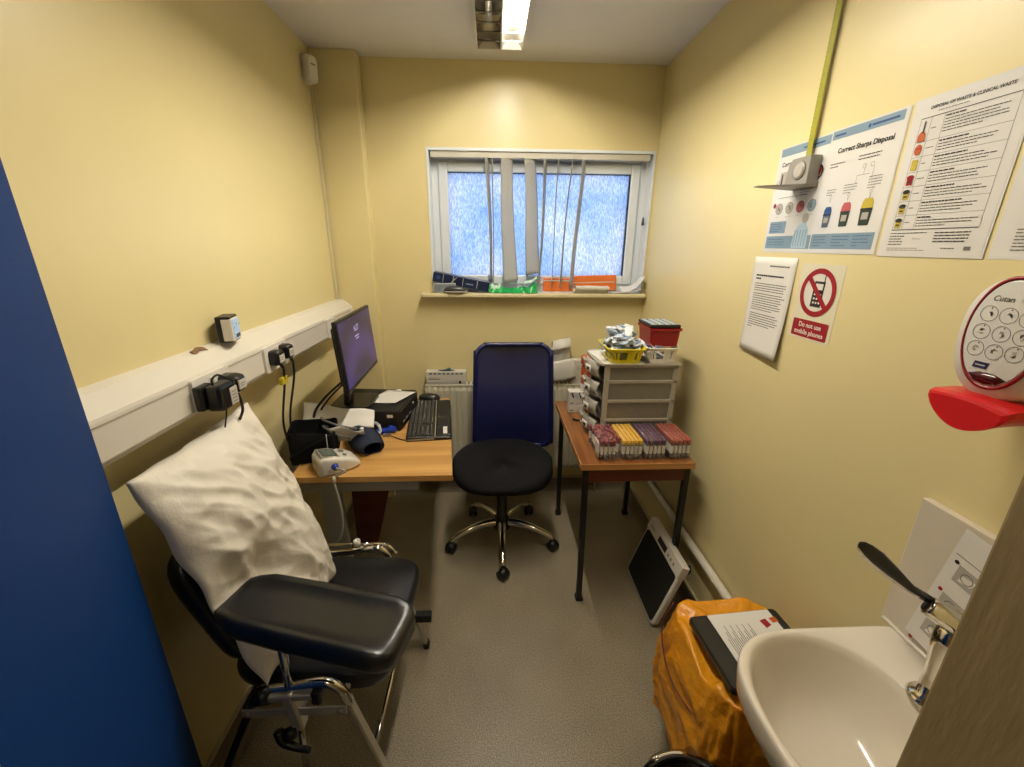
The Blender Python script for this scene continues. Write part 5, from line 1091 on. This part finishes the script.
# ------------------------------------------------------------------ WALL PAPERS (right wall)
L1 = 0.0004
def lines(m, x, y, w, rows, pitch, mt, h=0.0014, z=L1*2, seed=0, ragged=0.25):
    jr = random.Random(seed)
    for i in range(rows):
        ww = w*(1-ragged*jr.random()*(1 if i < rows-1 else 2)); q = x
        while q < x+ww-0.002:
            k = min(jr.uniform(0.004, 0.012), x+ww-q); m.rect(q, y-i*pitch, k, h, mt, z); q += k+0.0011
def sheet(name, label, Y, z, w, h, draw, mt=lamin, X=0.8790, margin=0.0, group=None, curl=0.0):
    T = RW(Y, z, X); m = MB(T); m.box((0, 0, -0.0004), (w, h, 0), mt)
    if margin: m.box((-margin, -margin, -0.0007), (w+margin, h+margin, -0.0004), mt)
    draw(m); return solo(m, name, label, 'poster', (X, Y, z), group)
def pict_circle(m, x, y, r, seed, mt=inkG, fill=None):
    if fill: m.disc((x, y), r, fill, L1*1.5)
    m.ring((x, y), r*0.92, r, mt, L1*2); jr = random.Random(seed)
    for k in range(4):
        a = jr.uniform(0, 6.28); m.poly([(x+r*.5*math.cos(a), y+r*.5*math.sin(a)), (x+r*.35*math.cos(a+1), y+r*.45*math.sin(a+1)), (x+r*.12*math.cos(a+2), y+r*.2*math.sin(a+2))], mt, L1*2.2)
def d1_(m):
    m.rect(0.006, 0.268, 0.198, 0.022, blueI, L1); m.rect(0.10, 0.276, 0.08, 0.004, blueD, L1*2); m.text('Correct Sharps', 0.018, 0.240, 0.017, ink, L1*2, 0.0004)
    m.rect(0.018, 0.180, 0.045, 0.045, inkL, L1); m.rect(0.026, 0.183, 0.006, 0.036, ink, L1*2)
    pict_circle(m, 0.013, 0.195, 0.008, 3, ink); lines(m, 0.120, 0.165, 0.05, 3, 0.006, inkG, seed=1)
    m.ring((0.178, 0.205), 0.013, 0.018, ink, L1*2, k=1.0); m.disc((0.178, 0.207), 0.011, redI, L1*2); lines(m, 0.160, 0.176, 0.038, 2, 0.006, inkG, seed=2)
    lines(m, 0.030, 0.152, 0.14, 1, 0.006, inkG, seed=4)
    for k, c in enumerate((inkL, inkL, pinkI, blueI)): 
        m.disc((0.042+k*0.046, 0.122), 0.016, c, L1); pict_circle(m, 0.042+k*0.046, 0.122, 0.016, k, inkG); lines(m, 0.030+k*0.046, 0.098, 0.026, 1, 0.005, inkL, seed=k)
    m.disc((0.018, 0.132), 0.007, redI, L1); m.rect(0.012, 0.052, 0.075, 0.034, blueI, L1); lines(m, 0.016, 0.078, 0.066, 4, 0.007, blueD, z=L1*2, seed=6)
    m.rect(0.006, 0.008, 0.198, 0.036, blueI, L1); lines(m, 0.014, 0.034, 0.08, 3, 0.008, blueD, z=L1*2, seed=7)
    m.poly([(0.128, 0.010), (0.190, 0.010), (0.186, 0.060), (0.166, 0.080), (0.142, 0.072), (0.130, 0.048)], mat('printed pale blue', 'b4cbd8', 0.35), L1*2); m.disc((0.166, 0.090), 0.013, inkL, L1*2)
    for k in range(5): m.rect(0.134+k*0.011, 0.014, 0.003, 0.045, blueI, L1*3)
def sbin(m, x, y, lid, body, w=0.026, h=0.050):
    m.poly([(x-w*.42, y), (x+w*.42, y), (x+w*.5, y+h*.62), (x-w*.5, y+h*.62)], body, L1*2); m.poly([(x-w*.5, y+h*.62), (x+w*.5, y+h*.62), (x+w*.46, y+h*.86), (x+w*.3, y+h), (x-w*.3, y+h), (x-w*.46, y+h*.86)], lid, L1*2)
    m.rect(x-w*.28, y+h*.22, w*.56, h*.26, inkL, L1*3); m.rect(x-w*.5, y+h*.58, w, h*.06, ink, L1*3)
def d2_(m):
    m.rect(0.004, 0.272, 0.200, 0.020, blueI, L1); m.rect(0.012, 0.279, 0.035, 0.004, blueD, L1*2); m.rect(0.112, 0.277, 0.007, 0.008, blueD, L1*2); m.rect(0.122, 0.279, 0.07, 0.0045, blueD, L1*2)
    m.text('Correct Sharps Disposal', 0.112, 0.238, 0.0160, ink, L1*2, 0.0005, 0, 'CENTER')
    lines(m, 0.018, 0.213, 0.05, 2, 0.007, ink, 0.002, seed=3); lines(m, 0.105, 0.218, 0.078, 2, 0.007, ink, 0.002, seed=5)
    m.rect(0.130, 0.176, 0.0008, 0.022, inkG, L1); m.rect(0.112, 0.176, 0.036, 0.0008, inkG, L1); m.rect(0.112, 0.160, 0.0008, 0.016, inkG, L1); m.rect(0.156, 0.166, 0.0008, 0.026, inkG, L1)
    m.ring((0.128, 0.195), 0.004, 0.0055, inkL, L1); m.ring((0.150, 0.196), 0.004, 0.0055, inkL, L1)
    lines(m, 0.026, 0.152, 0.034, 3, 0.006, inkG, seed=11); lines(m, 0.080, 0.158, 0.044, 4, 0.006, inkG, seed=12); lines(m, 0.150, 0.168, 0.038, 5, 0.006, inkG, seed=13)
    for x in (0.043, 0.100, 0.164): m.rect(x, 0.122, 0.001, 0.010, ink, L1*2); m.ring((x, 0.136), 0.003, 0.004, inkL, L1*2)
    sbin(m, 0.043, 0.062, blueD, mat('printed slate', '59657a', 0.4)); sbin(m, 0.102, 0.062, pinkI, greenI, 0.030, 0.056); sbin(m, 0.164, 0.062, yellowI, greenI, 0.034, 0.060)
    m.rect(0.004, 0.008, 0.200, 0.038, blueI, L1)
    for k in range(3): lines(m, 0.012+k*0.066, 0.038, 0.056, 4, 0.0075, blueD, z=L1*2, seed=30+k, ragged=.4)
def d3_(m):
    m.text('DISPOSAL OF WASTE & CLINICAL WASTE', 0.105, 0.277, 0.0078, ink, L1*2, 0.0002, 0, 'CENTER'); lines(m, 0.05, 0.270, 0.11, 1, 0.006, inkG, seed=2)
    x0, x1, y0, y1 = 0.018, 0.192, 0.050, 0.262
    m.rect(x0, y1, x1-x0, 0.0012, ink, L1*2); m.rect(x0, y0, x1-x0, 0.0014, ink, L1*2)
    for x in (x0, x1, x0+0.022, x0+0.048): m.rect(x, y0, 0.0006, y1-y0, inkG, L1)
    cols = [(ink, orangeI), (orangeI, pinkI), (yellowI, inkL), (pinkI, redI), (ink, yellowI), (ink, yellowI), (ink, yellowI)]
    hh = (y1-y0)/7.4; y = y1
    for k in range(7):
        hk = hh*(1.5 if k == 0 else 0.98); y -= hk; m.rect(x0, y, x1-x0, 0.0006, inkG, L1); xc = x0+0.011
        if k == 0: m.rect(xc-0.001, y+0.016, 0.003, 0.022, ink, L1*3); m.poly([(xc-0.008, y+0.001), (xc+0.008, y+0.001), (xc+0.007, y+0.014), (xc+0.002, y+0.020), (xc-0.003, y+0.020), (xc-0.008, y+0.014)], orangeI, L1*3)
        elif k in (1,): m.disc((xc, y+hk*.5), 0.008, orangeI, L1*3, 16, 0.010); m.rect(xc-0.006, y+hk*.55, 0.012, 0.002, redI, L1*4)
        elif k == 2: m.rect(xc-0.006, y+0.004, 0.013, hk-0.008, yellowI, L1*3)
        else: m.disc((xc, y+hk*.68), 0.008, ink if k > 3 else redI, L1*3, 16, 0.0045); m.rect(xc-0.0065, y+0.004, 0.013, hk*.45, cols[k][1], L1*3); m.rect(xc-0.004, y+hk*.3, 0.008, 0.003, ink, L1*4)
        lines(m, x0+0.026, y+hk*.5, 0.017, 1, 0.004, inkG, seed=k); rr_ = 5 if k == 0 else 3
        lines(m, x0+0.051, y+hk-0.006, 0.05+0.02*(k % 3), 1, 0.004, ink, 0.0024, seed=k+40); lines(m, x0+0.051, y+hk-0.0115, 0.118, rr_, 0.0052, ink, 0.0014, seed=k+60)
    lines(m, 0.018, 0.043, 0.09, 1, 0.004, ink, seed=90); lines(m, 0.018, 0.037, 0.035, 4, 0.0055, ink, 0.0016, seed=91); m.text('Waste', 0.07, 0.030, 0.007, inkL, L1, 0, 0.2); lines(m, 0.115, 0.042, 0.07, 4, 0.0055, ink, 0.002, seed=92, ragged=.1)
    lines(m, 0.018, 0.013, 0.09, 2, 0.004, inkG, 0.001, seed=93); lines(m, 0.135, 0.013, 0.038, 1, 0.004, ink, 0.0014, seed=94); m.rect(0.178, 0.010, 0.012, 0.007, inkG, L1*2)
def d4_(m):
    lines(m, 0.03, 0.27, 0.15, 2, 0.008, ink, 0.003, seed=1)
    for k in range(9): m.rect(0.028, 0.215-k*0.018+0.004, 0.16, 0.012, inkL if k % 2 else mat('printed grey band', '8d8488', 0.45), L1); lines(m, 0.030, 0.222-k*0.018, 0.15, 2, 0.006, inkG, seed=k+5, z=L1*2)
    lines(m, 0.028, 0.045, 0.15, 7, 0.0055, ink, 0.0014, seed=55)
sheet('wall_poster', 'laminated poster with blue bands and small circles, partly behind the height gauge', 1.392, 1.530, 0.198, 0.291, d1_, margin=0.003)
sheet('wall_poster', 'laminated poster titled Correct Sharps Disposal with three coloured bins', 1.190, 1.530, 0.212, 0.293, d2_, X=0.8784, margin=0.003)
sheet('wall_poster', 'laminated waste table poster with a column of coloured bag pictures', 0.962, 1.528, 0.210, 0.297, d3_, X=0.8778, margin=0.004)
sheet('wall_poster', 'laminated sheet with grey bands cut off by the right edge of the view', 0.738, 1.527, 0.210, 0.297, d4_, margin=0.003)
# letter, slightly curling away from the wall
T = RW(1.425, 1.206, 0.8790); m = MB(T)
def let(x, y, lay=0): b = 1-y/0.306; return (x+0.006*b, y-0.004*(x/0.2)*0, 0.001+0.016*(b**2)*(0.35+0.65*x/0.205)+lay)
m.grid(lambda u, v: let(0.205*u, 0.306*v), 10, 14, paper, thick=0.0004)
class LM:
    def rect(s, x, y, w, h, mt, z=0):
        m._add([let(x, y, .0005), let(x+w, y, .0005), let(x+w, y+h, .0005), let(x, y+h, .0005)], [[0, 1, 2, 3]], mt)
lm = LM(); lines(lm, 0.085, 0.277, 0.10, 1, 0.01, inkG, 0.004, seed=1); lines(lm, 0.024, 0.246, 0.15, 1, 0.009, ink, 0.005, seed=2, ragged=.05); lines(lm, 0.024, 0.236, 0.03, 1, 0.01, ink, 0.005, seed=3)
lines(lm, 0.024, 0.222, 0.16, 4, 0.0072, ink, 0.0022, seed=4, ragged=.15); lines(lm, 0.024, 0.190, 0.16, 8, 0.0072, ink, 0.0022, seed=5, ragged=.15); lines(lm, 0.024, 0.126, 0.155, 6, 0.0072, ink, 0.0022, seed=6, ragged=.15); lines(lm, 0.024, 0.082, 0.03, 1, 0.007, ink, 0.0022, seed=7)
solo(m, 'wall_notice', 'plain white typed letter curling off the wall, left of the phone sign', 'notice', (0.878, 1.425, 1.206), recalc=False)
def d6_(m):
    c = (0.078, 0.130); m.disc(c, 0.060, whiteP, L1, 40); m.ring(c, 0.050, 0.064, redI, L1*3, 48)
    m.poly([(0.060, 0.092), (0.098, 0.092), (0.100, 0.160), (0.062, 0.160)], ink, L1*2); m.rect(0.094, 0.160, 0.0035, 0.020, ink, L1*2); m.rect(0.067, 0.138, 0.027, 0.016, whiteP, L1*2.3)
    for i in range(3):
        for j in range(3): m.rect(0.067+i*0.010, 0.101+j*0.011, 0.006, 0.005, whiteP, L1*2.3)
    a = math.radians(-45); ca, sa = math.cos(a), math.sin(a); w_ = 0.007; q = 0.054
    m.poly([(c[0]-q*ca-w_*sa, c[1]-q*sa+w_*ca), (c[0]-q*ca+w_*sa, c[1]-q*sa-w_*ca), (c[0]+q*ca+w_*sa, c[1]+q*sa-w_*ca), (c[0]+q*ca-w_*sa, c[1]+q*sa+w_*ca)], redI, L1*3.4)
    m.poly([(x, y) for x, y in rr(0.010, 0.006, 0.144, 0.054, 0.004)], redI, L1); m.text('Do not use', 0.077, 0.034, 0.0185, whiteP, L1*2, 0.0004, 0, 'CENTER'); m.text('mobile phones', 0.077, 0.014, 0.0185, whiteP, L1*2, 0.0004, 0, 'CENTER')
sheet('mobile_phone_sign', 'red and white Do not use mobile phones sign with crossed handset', 1.197, 1.295, 0.155, 0.204, d6_, mt=mat('clear sticker film', 'e9dfc2', 0.25), X=0.8792)
# hand washing sheet on the splashback
T = frame(Vector((-0.0, -0.97, -0.12)).normalized(), Vector((0, -0.12, 0.97)).normalized(), (-1, 0, 0), (0.8600, 0.640, SZ+0.02)); m = MB(T); m.box((0, 0, 0), (0.15, 0.275, 0.0006), paper)
for k, y in enumerate((0.225, 0.155, 0.085, 0.015)):
    m.rect(0.006, y-0.004, 0.12, 0.0012, ink, 0.001) if k in (0,) else None
    m.disc((0.014, y-0.018), 0.004, redI if k % 2 else ink, 0.001, 16); m.rect(0.020, y-0.055, 0.04, 0.036, inkL, 0.001); m.ring((0.040, y-0.036), 0.009, 0.0105, inkG, 0.0013); m.poly([(0.028, y-0.05), (0.05, y-0.045), (0.055, y-0.03), (0.032, y-0.034)], whiteP, 0.0012)
    for q in range(3): m.rect(0.066, y-0.022-q*0.008, 0.04, 0.0014, inkG, 0.001)
m.disc((0.06, 0.255), 0.006, ink, 0.001, 14)
solo(m, 'hand_washing_sheet', 'white hand washing instruction sheet leaning on the splashback behind the tap', 'notice', (0.86, 0.6, SZ+0.02))

# height gauge
t = thing('height_gauge', 'grey wall height gauge with yellow green tape hanging from the ceiling', 'height gauge', (0.86, 1.25, 1.70))
m = MB(); m.box((0.868, 1.243, 1.765), (0.8695, 1.263, 2.385), tapeM); 
for k in range(60): m.rect(0, 0, 0.006 if k % 5 else 0.012, 0.0009, inkG, 0.0006, T=RW(1.263, 1.77+k*0.01, 0.868))
obj(m, 'tape', t)
hgM = mat('grey gauge plastic', '98938a', 0.4)
m = MB(RW(1.300, 1.700, 0.876)); m.prism([(0, 0.006), (0.092, 0.006), (0.092, 0.075), (0.020, 0.075), (0.008, 0.060)], 0, 0.030, hgM); m.rings([[(0.055+x, 0.042+y, z) for x, y, _ in sup(24, 0.026*s_, 0.024*s_, 2)] for s_, z in ((1, 0.030), (0.92, 0.034))], hgM); m.disc((0.055, 0.042), 0.017, mat('gauge window', 'b9b3a6', 0.3), 0.0345); obj(m, 'gauge_body', t)
m = MB(); m._add([(0.876, 1.305, 1.706), (0.876, 1.205, 1.706), (0.735, 1.248, 1.703), (0.735, 1.262, 1.703), (0.876, 1.305, 1.698), (0.876, 1.205, 1.698), (0.735, 1.248, 1.700), (0.735, 1.262, 1.700)], [[0, 1, 2, 3], [7, 6, 5, 4], [0, 4, 5, 1], [1, 5, 6, 2], [2, 6, 7, 3], [3, 7, 4, 0]], hgM); obj(m, 'head_plate', t)
m = MB(); m.box((0.866, 1.240, 2.375), (0.879, 1.268, 2.398), hgM, 0.003); obj(m, 'ceiling_bracket', t)

# soap dispenser
t = thing('soap_dispenser', 'white wall soap dispenser with red outline and red push lever', 'soap dispenser', (0.83, 0.56, 1.27))
T = RW(0.594, 1.418, 0.879)
def egg(a, b, bt, n=56, e=2.3, flat=0.0):
    o_ = []
    for k in range(n):
        q = 2*PI*k/n; c, s_ = math.cos(q), math.sin(q); x = a*math.copysign(abs(c)**(2/e), c); y = (b if s_ > 0 else bt)*math.copysign(abs(s_)**(2/e), s_)
        o_.append((x*(1-0.10*max(0, -s_)*flat), y))
    return o_
m = MB(T); R = []
for s_, z, e in ((1.0, 0.0, 3.2), (1.0, 0.03, 3.2), (0.99, 0.07, 2.9), (0.965, 0.095, 2.6), (0.93, 0.104, 2.4)): R.append([(x, y, z) for x, y in egg(0.068*s_, 0.088*s_, 0.106*s_, e=e)])
m.rings(R, mat('glossy white dispenser plastic', 'e9dfd0', 0.2)); obj(m, 'dispenser_body', t)
def eg2(s_, z, off=0): return [(x, y+off, z) for x, y in egg(0.053*s_, 0.086*s_, 0.087*s_, e=2.05)]
m = MB(T); m.rings([eg2(1.0, 0.1035), eg2(1.0, 0.108), eg2(0.94, 0.1085), eg2(0.94, 0.1035)], mat('dark red outline', '8e1420', 0.3), capA=False, capB=False); obj(m, 'red_outline', t)
m = MB(T); m.rings([eg2(0.94, 0.100), eg2(0.935, 0.1075), eg2(0.9, 0.1082)], lamin); z_ = 0.1088
for x, y in ((-0.026, 0.028), (0.000, 0.028), (0.026, 0.026), (-0.028, 0.000), (-0.001, 0.000), (0.026, 0.000), (-0.028, -0.027), (-0.002, -0.028), (0.024, -0.026)):
    m.ring((x, y), 0.0113, 0.0121, inkG, z_, 28); jr = random.Random(int(x*1000+y*77))
    for k in range(3):
        a = jr.uniform(0, 6); m.poly([(x+.006*math.cos(a), y+.006*math.sin(a)), (x+.005*math.cos(a+1.2), y+.005*math.sin(a+1.2)), (x+.003*math.cos(a+2.5), y+.003*math.sin(a+2.5))], inkL, z_)
    m.disc((x+0.002, y+0.0088), 0.0010, ink, z_)
m.text('Cutan', -0.028, 0.048, 0.0115, inkG, z_, 0.0002, 0.25); m.text('hand', 0.008, 0.048, 0.009, inkL, z_, 0, 0.2)
m.prism([(-0.024, -0.056), (-0.004, -0.056), (-0.002, -0.046), (-0.022, -0.046)], 0.108, z_+0.0004, mat('navy label', '2b2b55', 0.3)); m.rect(-0.020, -0.052, 0.014, 0.002, inkL, z_+0.0008)
obj(m, 'front_panel', t)
m = MB(T); m.rings([[(x*0.026, -0.0700+y*0.010, z) for x, y in ((-1, .35), (-.4, .9), (.4, .9), (1, .35), (.6, -.6), (0, -.9), (-.6, -.6))] for z in (0.1075, 0.1092)], mat('dark red window', '4a1016', 0.15)); obj(m, 'level_window', t)
m = MB(T); R = []
for z, s_, dy in ((0.02, 0.92, 0), (0.09, 1.0, 0), (0.122, 1.03, -0.002), (0.132, 1.0, -0.006), (0.134, 0.9, -0.010)):
    pts = []
    for k in range(24):
        q = k/23; pts.append((-0.054*s_+0.116*s_*q, -0.100+dy+0.005*math.sin(PI*q)))
    for k in range(24):
        q = 1-k/23; pts.append((-0.054*s_+0.116*s_*q, -0.110+dy-0.036*s_*math.sin(PI*q)**0.7))
    R.append([(x, y, z) for x, y in pts])
m.rings(R, redS, smooth=False); obj(m, 'push_lever', t)
